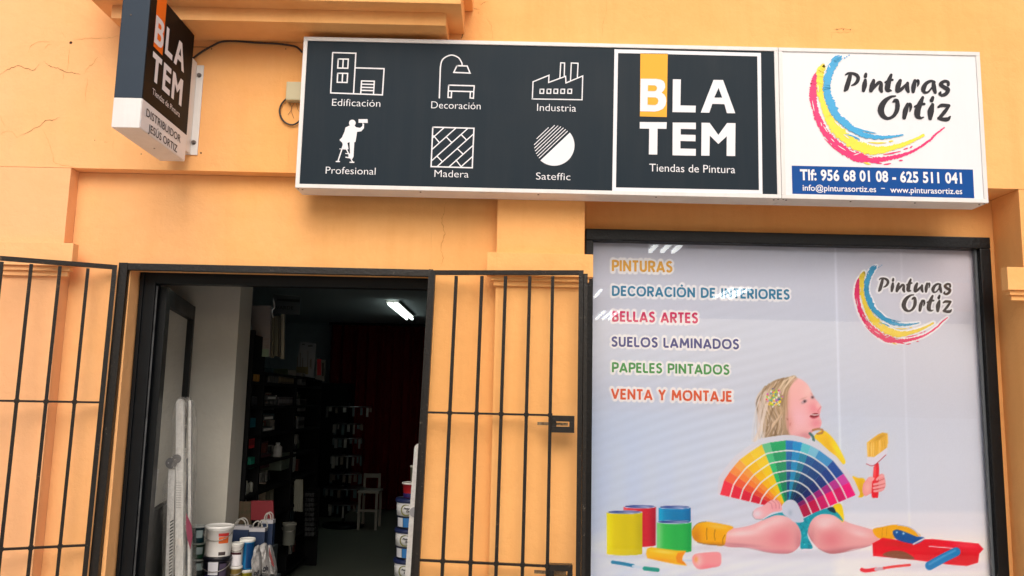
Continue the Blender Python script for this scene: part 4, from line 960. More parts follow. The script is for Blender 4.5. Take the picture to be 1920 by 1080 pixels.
def logo(par, fmap, halo=None, dark=PRB, hole_m=SIGNW, muted=False, lift0=0.001):
    """fmap takes sign pixel coords"""
    def smooth(s_, n=7):
        q = cat_rom(s_, n); return [(a[0], a[1]) for a in q], [a[2] for a in q]
    if halo:
        for s_, g_ in [([(*cv(x, y), w_ / 4.697) for x, y, w_ in q_], 8) for q_ in SW.values()] + [(q_, 8.5) for q_ in CUR]:
            pt, ws = smooth(s_, 5)
            for i_ in range(len(pt) - 1):
                a_, b__ = fmap(*pt[i_], 0), fmap(*pt[i_ + 1], 0)
                HALOS.append(([(a_[0], a_[2]), (b__[0], b__[2])], (ws[i_] + g_) * 0.70))
    for i, k in enumerate(('pink', 'yellow', 'blue')):
        random.seed(31 + i)
        q = cat_rom([(*cv(x, y), w_ / 4.697) for x, y, w_ in SW[k]], 14)
        pts = [(a[0] + random.uniform(-.35, .35), a[1] + random.uniform(-.35, .35)) for a in q]; ws = [a[2] for a in q]
        p = Print().stroke(pts, ws, cap=False, jit=0.26)
        for s_ in STREAK[k]:
            c = cat_rom([cv(*a) for a in s_], 4); n = len(c)
            p.stroke([tuple(a) for a in c], [2.2 * math.sin(math.pi * (j + .5) / n) + .5 for j in range(n)], cap=False, jit=0.3)
        p.build('brush_swoosh', fmap, SWC[k], par, lift=lift0 + 0.0011 + 0.0006 * i, step=0.00001)
    p = Print()
    for s_ in HOLES:
        c = cat_rom([cv(*a) for a in s_], 4); n = len(c)
        p.stroke([tuple(a) for a in c], [1.5 * math.sin(math.pi * (j + .5) / n) + .2 for j in range(n)], cap=False, jit=0.3)
    p.build('dry_brush_gaps', fmap, hole_m, par, lift=lift0 + 0.003, step=0.00001)
    p = Print()
    for s_ in CUR:
        pt, ws = smooth(s_); p.stroke(pt, ws)
    p.build('script_lettering', fmap, dark, par, lift=lift0 + 0.0012, step=0.00003)
logo(sg2, px_facade(FP))

# the poster's copy of the logo: same shapes, moved in the facade's own metres
sA, sB = P(1518, 205, FP), P(1784, 205, FP)      # swoosh left edge and lettering right edge on the sign
qA, qB = P(1602.5, 571, PY_), P(1785.5, 571, PY_)
ksc = (qB[0] - qA[0]) / (sB[0] - sA[0])
sT = P(1560, 103, FP)[1]; sBt = P(1640, 309, FP)[1]; qT = P(1640, 497, PY_)[1]; qBt = P(1690, 646, PY_)[1]
kz = (qT - qBt) / (sT - sBt)
print('logo scale', ksc, kz)
def pl(u, v, h):
    X, Z = P(u, v, FP)
    return (qA[0] + (X - sA[0]) * ksc, PY_ - h, qT + (Z - sT) * kz)
logo(poster, pl, halo=HALO, dark=mat('brown black print', (0.055, 0.04, 0.038), 0.5), hole_m=HALO)


XF = np.arange(gx0 - .002, gx1 + .004, 0.0038)
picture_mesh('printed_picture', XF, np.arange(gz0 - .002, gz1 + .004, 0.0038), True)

# =================================================================== PROJECTING SIGN
PX_, PXL = -1.640, -1.762
yn, yf, pz0, pz1, zb = -0.60, -0.085, 2.757, 3.425, 2.893
ps = thing('projecting_sign', 'two sided projecting box sign on wall bracket, black above white, left of the long sign', 'sign', (-1.70, -0.08, 2.757))
B().box(PXL, PX_, yn, yf, zb + 0.0006, pz1, 0.003).obj('upper_casing', SLATE, ps)
B().box(PXL, PX_, yn, yf, pz0, zb, 0.003).obj('lower_casing', WHITEP, ps)
b = B().box(PX_ + 0.0002, PX_ + 0.002, yn + 0.004, yf - 0.004, zb + 0.001, pz1 - 0.004); b.obj('side_panel', SIGNK, ps)
B().box(PX_ + 0.0002, PX_ + 0.002, yn + 0.004, yf - 0.004, pz0 + 0.004, zb - 0.001).obj('side_panel', SIGNW, ps)
B().box(PXL - 0.002, PXL - 0.0002, yn + 0.004, yf - 0.004, zb + 0.001, pz1 - 0.004).obj('side_panel', SIGNK, ps)
B().box(PXL - 0.002, PXL - 0.0002, yn + 0.004, yf - 0.004, pz0 + 0.004, zb - 0.001).obj('side_panel', SIGNW, ps)
for zz in (pz0 + 0.055, pz0 + 0.66):
    pass
B().tube([(-1.72, yn - 0.002, 3.28), (-1.72, yn + 0.002, 3.28)], 0.004, 8).obj('screw', SCREW, ps)
B().tube([(-1.70, -0.30, pz0 - 0.002), (-1.70, -0.30, pz0 + 0.002)], 0.004, 8).obj('screw', SCREW, ps)
# bracket: plate on the wall and a web to the box
cx0 = P(380, 150, -0.01)[0]; bz1 = P(378, 122, -0.01)[1]; bz0 = P(362, 290, -0.01)[1]
B().box(-1.745, cx0, -0.008, -0.001, bz0, bz1, 0.0015).obj('wall_plate', WHITEP, ps)
B().box(-1.735, cx0 - 0.035, yf + 0.001, -0.0085, bz0 + 0.004, bz1 + 0.012, 0.0015).obj('bracket_web', WHITEP, ps)
for (x, y) in ((373.5, 141), (363, 267)):
    X, Z = P(x, y, -0.01)
    B().tube([(X, -0.020, Z), (X, -0.008, Z)], 0.009, 6).obj('bolt', mat('dull bolt', (0.16, 0.14, 0.13), 0.4, 0.8), ps)
    B().tube([(X, -0.0095, Z), (X, -0.008, Z)], 0.0125, 12).obj('washer', mat('dull washer', (0.25, 0.22, 0.2), 0.4, 0.8), ps)
# letters on the side: same shapes mapped affinely
SP = PX_ + 0.002
def affine(a, b_, c, A, B_, C_):
    """2D affine taking a,b_,c -> A,B_,C_"""
    M_ = np.array([[a[0], a[1], 1], [b_[0], b_[1], 1], [c[0], c[1], 1]]); T_ = np.linalg.solve(M_, np.array([A, B_, C_]))
    return lambda u, v: (u * T_[0, 0] + v * T_[1, 0] + T_[2, 0], u * T_[0, 1] + v * T_[1, 1] + T_[2, 1])
r7 = lambda x, y: PS(270 + x / 3.48, y / 3.48, SP)
A_ = r7(57, 338); M_r = r7(252, 520); M_b = r7(243, 693)
print('side letters', A_, M_r, M_b)
ztop = (A_[1] + M_r[1]) / 2; u0_, u1_ = A_[0], (M_r[0] + M_b[0]) / 2; zbot = M_b[1] + (ztop - M_r[1])
af = affine((316, 537), (886, 544), (884, 740), (u0_, ztop), (u1_, ztop), (u1_, zbot))
smap = lambda u, v, h: (SP + h, *af(u, v))
am = [BL['amber'][0], BL['amber'][1], BL['amber'][2], BL['amber'][3]]
top_am = [(320, 20), (483, 20), (477, 507), (317, 503)]
Print().poly(top_am).build('orange_block', smap, PRO, ps, lift=0.001)
Print().poly(BL['B']).build('letter', smap, PRW, ps, lift=0.002)
for k in ('h1', 'h2'): Print().poly(BL[k]).build('letter_counter', smap, PRO, ps, lift=0.003)
for k in ('L', 'A1', 'T', 'E', 'M'): Print().poly(BL[k]).build('letter', smap, PRW, ps, lift=0.002)
Print().poly(BL['Ah']).build('letter_counter', smap, SIGNK, ps, lift=0.003)
def side_text(s_, xa, ya, xb, yb__, cap, m, **k):
    a = r7(xa, ya); c = r7(xb, yb__); z = (a[1] + c[1]) / 2
    text('lettering', s_, side(SP), a[0], c[0], z, cap, m, ps, lift=0.0015, **k)
side_text('Tiendas de Pintura', 52, 612, 230, 765, 0.030, PRW)
side_text('DISTRIBUIDOR', 12, 752, 235, 936, 0.0385, PRB, offset=0.008)
side_text('JESÚS ORTIZ', 25, 862, 214, 992, 0.0385, PRB, offset=0.008)

# ---- cable and junction box
def cpt(x, y, Y=-0.012): X, Z = P(x, y, Y); return (X, Y, Z)
pts = [cpt(*q) for q in [(352, 118), (366, 106), (380, 96), (400, 85), (415, 78.5), (440, 77), (480, 80), (520, 82), (550, 86), (560, 91), (567, 98)]]
cab = B().tube([tuple(a) for a in cat_rom(pts, 4)], 0.0052, 8).obj('sign_cable', BLACKRUB, None, True, origin=pts[0])
tag(cab, 'black cable sagging along the wall from the projecting sign to the long sign', 'cable')
pts = [cpt(*q) for q in [(362, 88), (378, 88), (395, 89)]]
b = B().tube(pts, 0.0022, 6)
b.obj('loose_cable', mat('painted cable', (0.35, 0.15, 0.05), 0.6), cab)
jb = thing('junction_box', 'cream plastic junction box on the wall at the left end of the long sign', 'junction box', cpt(552, 172, 0))
X0, Z0 = P(536.5, 189, -0.03); X1, Z1 = P(575, 155.5, -0.03)
B().box(X0, X1, -0.045, -0.001, Z0, Z1, 0.006).obj('cover', mat('cream plastic', (0.50, 0.44, 0.26), 0.45), jb)
pts = [cpt(*q) for q in [(538, 184), (528, 195), (524, 208), (528, 222), (537, 231), (549, 234), (560, 228), (568, 218)]]
B().tube([tuple(a) for a in cat_rom(pts, 4)], 0.0045, 8).obj('cable_loop', BLACKRUB, jb, True)
for q in ([(543, 192), (547, 204), (540, 215)], [(552, 192), (546, 205), (551, 222)], [(556, 194), (560, 208), (568, 206)]):
    B().tube([tuple(a) for a in cat_rom([cpt(*a, Y=-0.006) for a in q], 4)], 0.0012, 6).obj('loose_wire', mat('brown wire', (0.25, 0.12, 0.05), 0.6), jb)

# =================================================================== DOORWAY
gf = B()   # black angle iron round the opening
g0, g1, gz = -1.986, -0.388, 2.258
gf.bar((g0 + 0.022 - 0.010 * gz, RD - 0.0175, 0.02), (g0 + 0.022, RD - 0.0175, gz), 0.044, 0.033).bar((g1 - 0.011 - 0.024 * gz, RD - 0.0175, 0.02), (g1 - 0.011, RD - 0.0175, gz), 0.022, 0.033)
gf.box(g0 + 0.0442, g1 - 0.0222, RD - 0.032, RD - 0.001, gz - 0.036, gz - 0.001, 0.002)
gf.obj('gate_frame', IRON, shop)
dm = B()
jy0, jy1 = 0.185, 0.255
dm.box(DX0 + 0.002, DX0 + 0.085, jy0, jy1, FZ, DZ - 0.001, 0.003)
dm.box(DX1 - 0.022, DX1 - 0.002, jy0, jy1, FZ, DZ - 0.001, 0.003)
dm.box(DX0 + 0.0852, DX1 - 0.0222, jy0, jy1, DZ - 0.058, DZ - 0.0012, 0.003)
dm.box(DX0 + 0.010, DX0 + 0.028, jy0 - 0.012, jy0 - 0.0005, FZ, DZ - 0.010, 0.002)
dframe = dm.obj('door_frame', ALUD, shop)
B().box(DX0 + 0.0865, DX0 + 0.0945, jy0 + 0.012, jy0 + 0.016, FZ + .1, DZ - 0.07).obj('weather_strip', mat('grey strip', (0.10, 0.105, 0.11), 0.5, 0.3, .8, 9), dframe)
# open door leaf (swung inwards)
hx, hy = DX0 + 0.090, 0.265
zt = DZ - 0.065
best = min(np.linspace(0.6, 1.6, 201), key=lambda Y: abs(P(362, 577, Y)[1] - zt))
fx = P(362, 577, best)[0]
print('door far', fx, best)
dl = thing('door_leaf', 'dark framed glass door standing open inwards on the left of the doorway', 'door', (hx, hy, FZ))
dv = Vector((fx - hx, best - hy, 0)); dw = dv.length; dv.normalize(); dn = Vector((dv.y, -dv.x, 0))
def leaf_box(b_, s0, s1, n0, n1, z0, z1):
    v = []
    for z in (z0, z1):
        for s_, n_ in ((s0, n0), (s1, n0), (s1, n1), (s0, n1)):
            q = Vector((hx, hy, 0)) + dv * s_ + dn * n_; v.append((q.x, q.y, z))
    b_.add(v, [(3, 2, 1, 0), (4, 5, 6, 7), (0, 1, 5, 4), (1, 2, 6, 5), (2, 3, 7, 6), (3, 0, 4, 7)])
b = B(); tw = 0.115
leaf_box(b, 0, tw, -0.02, 0.025, FZ + 0.01, zt); leaf_box(b, dw - tw, dw, -0.02, 0.025, FZ + 0.01, zt)
leaf_box(b, tw, dw - tw, -0.019, 0.024, zt - 0.09, zt - 0.001); leaf_box(b, tw, dw - tw, -0.019, 0.024, FZ + 0.011, 0.98)
b.obj('leaf_frame', ALUD, dl)
b = B(); leaf_box(b, tw, dw - tw, 0.0, 0.006, 0.98, zt - 0.09)
dg_ = bpy.data.materials.new('door glass'); dg_.use_nodes = True
t_ = dg_.node_tree; t_.nodes.clear()
out = t_.nodes.new('ShaderNodeOutputMaterial'); mx = t_.nodes.new('ShaderNodeMixShader'); tr = t_.nodes.new('ShaderNodeBsdfTransparent'); gl = t_.nodes.new('ShaderNodeBsdfGlossy'); fn = t_.nodes.new('ShaderNodeFresnel')
gl.inputs['Roughness'].default_value = 0.02; fn.inputs['IOR'].default_value = 2.2; tr.inputs[0].default_value = (0.35, 0.36, 0.36, 1)
t_.links.new(fn.outputs[0], mx.inputs[0]); t_.links.new(tr.outputs[0], mx.inputs[1]); t_.links.new(gl.outputs[0], mx.inputs[2]); t_.links.new(mx.outputs[0], out.inputs[0])
b.obj('glass', dg_, dl)

# =================================================================== SECURITY GATES
def gate(label, hxy, fxy, ztop, zbot, nb, bars_s, rails, lock=None, latch_s=None, post=0.023, lean=0.0):
    g = thing('security_gate', label, 'gate', (hxy[0], hxy[1], zbot), 'iron gate leaves folded back from the doorway')
    h = Vector((hxy[0], hxy[1], 0)); f = Vector((fxy[0], fxy[1], 0)); d = (f - h).normalized(); wd = (f - h).length
    n = Vector((d.y, -d.x, 0))
    at = lambda s_, z, k=0: tuple(h + d * s_ + n * k + Vector((-lean * (1 - s_ / wd) * (ztop - z), 0, z)))
    for s_ in (post / 2, wd - post / 2):
        B().bar(at(s_, zbot), at(s_, ztop), post, post * 0.8, up=tuple(n)).obj('upright', IRON, g)
    B().bar(at(post, ztop - 0.011), at(wd - post, ztop - 0.011), 0.022, 0.022, up=tuple(n)).obj('top_rail', BARM, g)
    B().bar(at(post, zbot + 0.014), at(wd - post, zbot + 0.014), 0.028, 0.024, up=tuple(n)).obj('bottom_rail', BARM, g)
    for z in rails: B().bar(at(post, z, 0.0), at((latch_s if latch_s else wd - post), z, 0.0), 0.010, 0.020, up=tuple(n)).obj('cross_rail', BARM, g)
    for s_ in bars_s:
        b = B().bar(at(s_, zbot + 0.028), at(s_, ztop - 0.028), 0.015, 0.015, up=tuple((d + n).normalized()) if False else tuple(n))
        for z in rails: b.bar(at(s_, z - 0.009), at(s_, z + 0.009), 0.021, 0.021, up=tuple(n))
        b.obj('bar', BARM, g)
    return g, at, wd
# right leaf
hR = (-0.392, -0.015)
bestR = min(np.linspace(-0.5, 0.0, 101), key=lambda Y: abs(P(1085, 507, Y)[1] - 2.242))
fR = (P(1094, 540, bestR)[0], bestR)
print('right gate', fR)
wdR = math.hypot(fR[0] - hR[0], fR[1] - hR[1])
def s_of(px, py, h, f):
    d = ray(px, py); best = None
    for s_ in np.linspace(0, 1, 400):
        X = h[0] + (f[0] - h[0]) * s_; Y = h[1] + (f[1] - h[1]) * s_
        e = abs(P(px, py, Y)[0] - X)
        if best is None or e < best[0]: best = (e, s_, P(px, py, Y)[1])
    return best[1], best[2]
barsR = [s_of(x, y, hR, fR)[0] * wdR for x, y in ((850, 700), (899, 700), (944, 700), (990, 700), (1034, 700))]
zr1 = s_of(990, 777.5, hR, fR)[1]; zr2 = s_of(1000, 1060, hR, fR)[1]
print('rails', zr1, zr2, barsR, wdR)
gR, atR, wR = gate('black iron gate leaf right of the doorway, with the lock box', hR, fR, 2.242, 0.16, 5, barsR, (zr1, zr2), latch_s=barsR[-1], lean=0.020)
zl1 = s_of(1050, 795, hR, fR)[1]
zl2 = s_of(1050, 1074, hR, fR)[1]
for zz in (zl1, zl2):
    lk = B(); s0, s1 = barsR[-1] + 0.006, wR - 0.037
    lk.bar(atR((s0 + s1) / 2, zz - 0.040), atR((s0 + s1) / 2, zz - 0.012), s1 - s0, 0.045, up=(0, 1, 0)).bar(atR((s0 + s1) / 2, zz + 0.012), atR((s0 + s1) / 2, zz + 0.040), s1 - s0, 0.045, up=(0, 1, 0))
    lk.bar(atR(s0 + 0.012, zz - 0.0118), atR(s0 + 0.012, zz + 0.0118), 0.022, 0.040).bar(atR(s1 - 0.012, zz - 0.0118), atR(s1 - 0.012, zz + 0.0118), 0.022, 0.040)
    lkb = lk.obj('lock_box', IRON, gR)
    B().bar(atR(s0 - 0.065, zz, 0.0), atR(s1 - 0.03, zz, 0.0), 0.014, 0.012, up=(0, 1, 0)).obj('bolt', mat('worn brass bolt', (0.30, 0.22, 0.13), 0.4, 0.8, 0.5, 80, dark=(0.08, 0.05, 0.03)), lkb)
# second stile on the free end of right leaf
b = B().bar(atR(wR + 0.010, 0.16), atR(wR + 0.010, 2.225), 0.018, 0.022, up=(0, 1, 0)); b.obj('closing_strip', IRON, gR)
# left leaf
hL = (-1.988, 0.035)
bestL = min(np.linspace(-0.9, 0.0, 181), key=lambda Y: abs(P(2, 480, Y)[1] - 2.242))
xL = P(2, 480, bestL)[0]
dvL = Vector((xL - hL[0], bestL - hL[1])); lf = dvL.length; dvL.normalize(); fL = (hL[0] + dvL.x * wdR, hL[1] + dvL.y * wdR)
print('left gate', xL, bestL, fL)
barsL = [s_of(x, y, hL, fL)[0] * wdR for x, y in ((142, 751), (88, 751), (33, 751))]
stp = (barsL[2] - barsL[0]) / 2
barsL = [barsL[0], barsL[0] + stp, barsL[0] + 2 * stp] + [barsL[0] + stp * k for k in (3, 4) if barsL[0] + stp * k < wdR - 0.05]
zr1 = s_of(100, 753, hL, fL)[1]; zr2 = s_of(90, 1026, hL, fL)[1]
print('railsL', zr1, zr2, barsL)
gate('black iron gate leaf left of the doorway, cut by the left edge of the photo', hL, fL, 2.242, 0.16, 5, barsL, (zr1, zr2), post=0.022, lean=0.010)

# =================================================================== INTERIOR
lampm = mat('lit tube', (0.9, 0.95, 0.9), 0.5, emit=(0.86, 1.0, 0.93), estr=3.4)
def ceiling_lamp(x0, y0, y1, label, w_=0.15):
    t = thing('ceiling_light', label, 'ceiling light', (x0, (y0 + y1) / 2, 2.62))
    B().box(x0 - w_, x0 + w_, y0, y1, 2.595, 2.619, 0.003).obj('housing', WHITEP, t)
    for k in (-1, 1):
        B().tube([(x0 + k * w_ * .5, y0 + .03, 2.575), (x0 + k * w_ * .5, y1 - .03, 2.575)], 0.015, 10).obj('tube', lampm, t, True)
lx = P(752, 583, 4.0)[0]
def zfind(x, y, z):
    d = ray(x, y); t = (z - CAM.z) / d.z; return CAM.x + d.x * t, CAM.y + d.y * t
l0 = zfind(748, 571, 2.575); l1 = zfind(757, 597, 2.575)
print('lamp', l0, l1)
ceiling_lamp((l0[0] + l1[0]) / 2, l1[1], l0[1], 'lit fluorescent ceiling light seen through the doorway, near the dark red curtain', 0.065)
# curtain on the back wall
CY = 7.1
cur = thing('red_curtain', 'dark red pleated curtain across the back of the shop', 'curtain', (-1.0, CY, FZ))
xa = P(617, 700, CY)[0]; v = []; f = []
xs = np.arange(xa, -0.03, 0.02)
for i, x in enumerate(xs):
    y = CY + 0.045 * math.sin(x * 38) + 0.02 * math.sin(x * 91)
    v += [(x, y, FZ + 0.02), (x, y, 2.585)]
for i in range(len(xs) - 1): f.append((2 * i, 2 * i + 2, 2 * i + 3, 2 * i + 1))
mesh_obj('cloth', v, f, mat('dark red cloth', (0.12, 0.008, 0.008), 0.95, spec=0.05), cur, True)
B().tube([(xa - .03, CY, 2.60), (-0.03, CY, 2.60)], 0.015, 8).obj('rail', ALUD, cur)
# --- long shelf unit along the left wall, its front facing the room
SXF = a1 + 0.02            # shelf front plane X
BLK = mat('black shelf', (0.005, 0.0055, 0.006), 0.7, spec=0.1)
def ys(x, y=800): return PS(x, y, SXF)[0]
def zs_(x, y): return PS(x, y, SXF)[1]
ya, ymid, yend = ys(466), ys(486), ys(600)
ztall = zs_(470, 617); zlow = zs_(545, 703)
print('shelf', SXF, ya, ymid, yend, ztall, zlow)
su = thing('shelf_unit', 'black shelf unit full of paint supplies along the left wall', 'shelves', (SXF - .2, (ya + yend) / 2, FZ))
DP = 0.34
B().box(SXF - DP, SXF - DP + 0.02, ya + .031, yend - .031, FZ, zlow - .03).obj('back_panel', BLK, su)
for y0_, zt_ in ((ya, ztall), (ymid + .05, zlow), ((ymid + yend) / 2, zlow), (yend - .03, zlow)):
    B().box(SXF - DP + .021, SXF, y0_, y0_ + .03, FZ, zt_).obj('side_panel', BLK, su)
shelfz = [FZ + .08, .46, .72, .93, 1.13, 1.33, 1.53, 1.70]
for z in shelfz + [zlow - .001]:
    B().box(SXF - DP + .022, SXF - .002, ya + .0305, yend - .0305, z - .02, z).obj('shelf', BLK, su)
B().box(SXF - DP + .0215, SXF - .004, ya + .0305, ymid + .0495, zlow + .0005, ztall - .03).obj('upper_box', BLK, su)
# goods on the shelves: (zoom box in photo px) -> boxes/bottles standing on the shelf front
def shelf_px(x0, y0, x1, y1):
    (Ya, Za), (Yb, Zb) = PS(x0, y1, SXF - .01), PS(x1, y0, SXF - .01)
    return Ya, Yb, Za, Zb
def sit(z): return min(shelfz, key=lambda s_: abs(s_ - z))
def good_box(name, label, cat, r, col, band=None, depth=.14, n=1, group=None, snap=True, rough=.5):
    Ya, Yb, Za, Zb = shelf_px(*r)
    if snap: hgt = Zb - Za; Za = sit(Za) + .0006; Zb = Za + hgt
    w_ = (Yb - Ya) / n
    ORD = ['nearest the door', 'second from the door', 'third from the door', 'fourth from the door', 'fifth from the door', 'farthest from the door']
    for i in range(n):
        lab_ = label if n == 1 else label + ', ' + (ORD[i] if i < n - 1 else ORD[5])
        y0_, y1_ = Ya + i * w_ + .002, Ya + (i + 1) * w_ - .002
        t = thing(name, lab_, cat, (SXF - .02 - depth / 2, (y0_ + y1_) / 2, Za), group)
        B().box(SXF - .02 - depth, SXF - .02, y0_, y1_, Za, Zb, .002).obj('box', mat('goods %d %d %d' % col, rgb(*col), rough), t)
        if band: B().box(SXF - .0198, SXF - .0188, y0_ + .004, y1_ - .004, Za + (Zb - Za) * .25, Za + (Zb - Za) * .7).obj('label', mat('goods %d %d %d' % band, rgb(*band), .5), t)
def bottle(label, x, y0, y1, r, col, capc, group, nme='bottle'):
    Ya, Z0 = PS(x, y1, SXF - .04); Z1 = PS(x, y0, SXF - .04)[1]; hgt = Z1 - Z0; Z0 = sit(Z0) + .0006; Z1 = Z0 + hgt
    t = thing(nme, label, 'bottle', (SXF - .05, Ya, Z0), group)
    B().lathe(SXF - .05, Ya, [(r * .9, Z0), (r, Z0 + .004), (r, Z0 + hgt * .7), (r * .45, Z0 + hgt * .83), (r * .42, Z0 + hgt * .86)], 14).obj('body', mat('goods %d %d %d' % col, rgb(*col), .35), t, True)
    B().lathe(SXF - .05, Ya, [(r * .5, Z0 + hgt * .861), (r * .5, Z1)], 12).obj('cap', mat('goods %d %d %d' % capc, rgb(*capc), .3), t, True)
o4 = lambda x, y: (440 + x / 5.4, 560 + y / 5.4); o5 = lambda x, y: (430 + x / 5.4, 740 + y / 5.4)
def r4(a, b_, c, d): return (*o4(a, b_), *o4(c, d))
def r5(a, b_, c, d): return (*o5(a, b_), *o5(c, d))
for i, (x, yt, yb_) in enumerate(((207, 745, 872), (233, 740, 878), (270, 752, 885), (288, 760, 888))):
    bottle(['leftmost', 'second', 'third', 'rightmost'][i] + ' of the four amber bottles on the upper shelf', 440 + x / 5.4, 560 + yt / 5.4, 560 + yb_ / 5.4, .020, (190, 140, 60), (235, 235, 225), 'amber varnish bottles')
for i, x in enumerate((355, 380, 405, 430)):
    bottle(['leftmost', 'second', 'third', 'rightmost'][i] + ' dark bottle with silver cap on the top shelf', 440 + x / 5.4, 560 + 775 / 5.4, 560 + 875 / 5.4, .018, (90, 95, 98), (225, 225, 225), 'dark bottles with silver caps')
for i, x in enumerate((340, 380, 420)):
    bottle(['leftmost', 'middle', 'rightmost'][i] + ' dark bottle with pale cap, one shelf below the silver capped ones', 440 + x / 5.4, 560 + 935 / 5.4, 560 + 1040 / 5.4, .024, (80, 84, 88), (215, 215, 210), 'dark bottles with pale caps')
good_box('spray_can_box', 'narrow tan carton in the row on the top shelf', 'carton', r4(470, 840, 640, 900), (120, 105, 85), (165, 150, 120), n=6, group='tan cartons on the top shelf')
good_box('carton', 'flat mauve grey carton in the row below the tan ones', 'carton', r4(460, 930, 640, 1010), (92, 84, 92), (150, 146, 150), n=5, group='mauve cartons')
good_box('blister_pack', 'pale grey blister pack at the far end of the top shelf', 'packet', r4(680, 850, 735, 970), (130, 134, 138), (60, 62, 64), .05)
good_box('blister_pack', 'grey and white blister pack hanging below the pale one at the far end', 'packet', r4(670, 1020, 740, 1080), (130, 134, 138), (50, 52, 54), .05, snap=False)
for i, (q, lb) in enumerate((((400, 5, 485, 60), 'uppermost of the white fronted boxes in the shelf column'), ((375, 98, 470, 155), 'second white fronted box from the top of its column'), ((365, 205, 458, 265), 'third white fronted box from the top of its column'), ((355, 320, 450, 380), 'lowest white fronted box, its front split in two'))):
    good_box('storage_box', lb, 'box', r5(*q), (60, 62, 64), (226, 226, 222), .12, snap=False)
good_box('paint_tin_pack', 'teal packet near the white wall, above the red packet', 'packet', r5(220, 235, 285, 335), (10, 90, 105), None, .1, snap=False)
good_box('paint_tin_pack', 'red packet with pale edges near the white wall', 'packet', r5(195, 420, 275, 550), (185, 42, 48), (120, 30, 34), .1, snap=False)
good_box('paint_tin_pack', 'green packet near the white wall, below the red packet', 'packet', r5(222, 630, 275, 755), (18, 115, 95), (30, 140, 115), .1, snap=False)
good_box('paint_tin_pack', 'dark grey packet near the white wall, above the teal packet', 'packet', r5(225, 20, 300, 110), (44, 48, 52), (60, 62, 66), .1, snap=False)
good_box('sticker_sheet', 'silver patterned blister sheet hanging on the shelf upright', 'packet', r5(720, 50, 790, 170), (110, 112, 115), (40, 42, 44), .02, snap=False)
good_box('sticker_sheet', 'silver blister sheet hanging below the patterned one', 'packet', r5(705, 225, 775, 345), (110, 112, 115), (30, 32, 34), .02, snap=False)
good_box('sticker_sheet', 'small plain grey blister strip lowest on the shelf upright', 'packet', r5(690, 405, 718, 500), (125, 125, 122), None, .02, snap=False)
bottle('yellow and teal canister in the middle of the shelves', 430 + 503 / 5.4, 740 + 400 / 5.4, 740 + 520 / 5.4, .03, (120, 110, 50), (235, 235, 230), None, 'canister')
bottle('white trigger bottle under the yellow canister', 430 + 495 / 5.4, 740 + 525 / 5.4, 740 + 670 / 5.4, .035, (175, 175, 170), (200, 200, 200), None)
good_box('display_case', 'grey green display case with a white right edge', 'display case', r5(535, 580, 640, 770), (92, 104, 92), (100, 114, 100), .2, snap=False)
good_box('white_board', 'narrow white panel standing beside the display case', 'panel', r5(648, 580, 690, 770), (178, 180, 176), None, .03, snap=False)
for q, lb in (((335, 470, 410, 500), 'dull dark carton with a grey front in the second column'), ((320, 590, 440, 650), 'dark carton with a dull red corner'), ((310, 690, 420, 760), 'dark red edged carton, lowest in the second column')):
    good_box('carton', lb, 'carton', r5(*q), (52, 34, 38), (84, 44, 50), .12, snap=False)
for x, lb in ((180, 'left pale cardboard tube on the low shelf'), (232, 'right pale cardboard tube on the low shelf')):
    bottle(lb, 430 + x / 5.4, 740 + 830 / 5.4, 740 + 960 / 5.4, .022, (120, 122, 112), (140, 140, 130), None, 'cardboard_tube')
random.seed(11)
GM = [mat('small goods %d' % i, c, .4, spec=.4) for i, c in enumerate([(.10, .11, .12), (.25, .25, .24), (.45, .44, .42), (.06, .12, .15), (.28, .09, .07), (.12, .17, .10), (.65, .65, .63)])]
for z in shelfz[:-1] + [shelfz[-1]]:
    v, f, mi = [], [], []
    b = B(); y = ya + .04; ids = []
    while y < yend - .06:
        wd = random.uniform(.025, .07); h_ = random.uniform(.05, .14); d_ = random.uniform(.06, .1)
        if random.random() < .82:
            n0 = len(b.f)
            b.box(SXF - .18 - d_, SXF - .17 + random.uniform(-.02, .02), y, y + wd * .9, z + .0008, z + h_); ids += [random.randrange(7)] * (len(b.f) - n0)
        y += wd
    o = mesh_obj('shelf_goods', b.v, b.f, GM, su); o['kind'] = 'stuff'
    for p_, i_ in zip(o.data.polygons, ids): p_.material_index = i_
cabt = thing('black_cabinet', 'tall black cabinet standing beyond the end of the shelves', 'cabinet', (P(626, 900, 6.4)[0], 6.5, FZ))
(Xa, Za), (Xb, _) = P(603, 718, 6.4), P(652, 718, 6.4)
B().box(Xa, Xb, 6.4, 6.9, FZ, Za).obj('body', BLK, cabt); B().box((Xa + Xb) / 2 - .002, (Xa + Xb) / 2 + .002, 6.396, 6.3995, FZ, Za).obj('door_gap', ALUD, cabt)
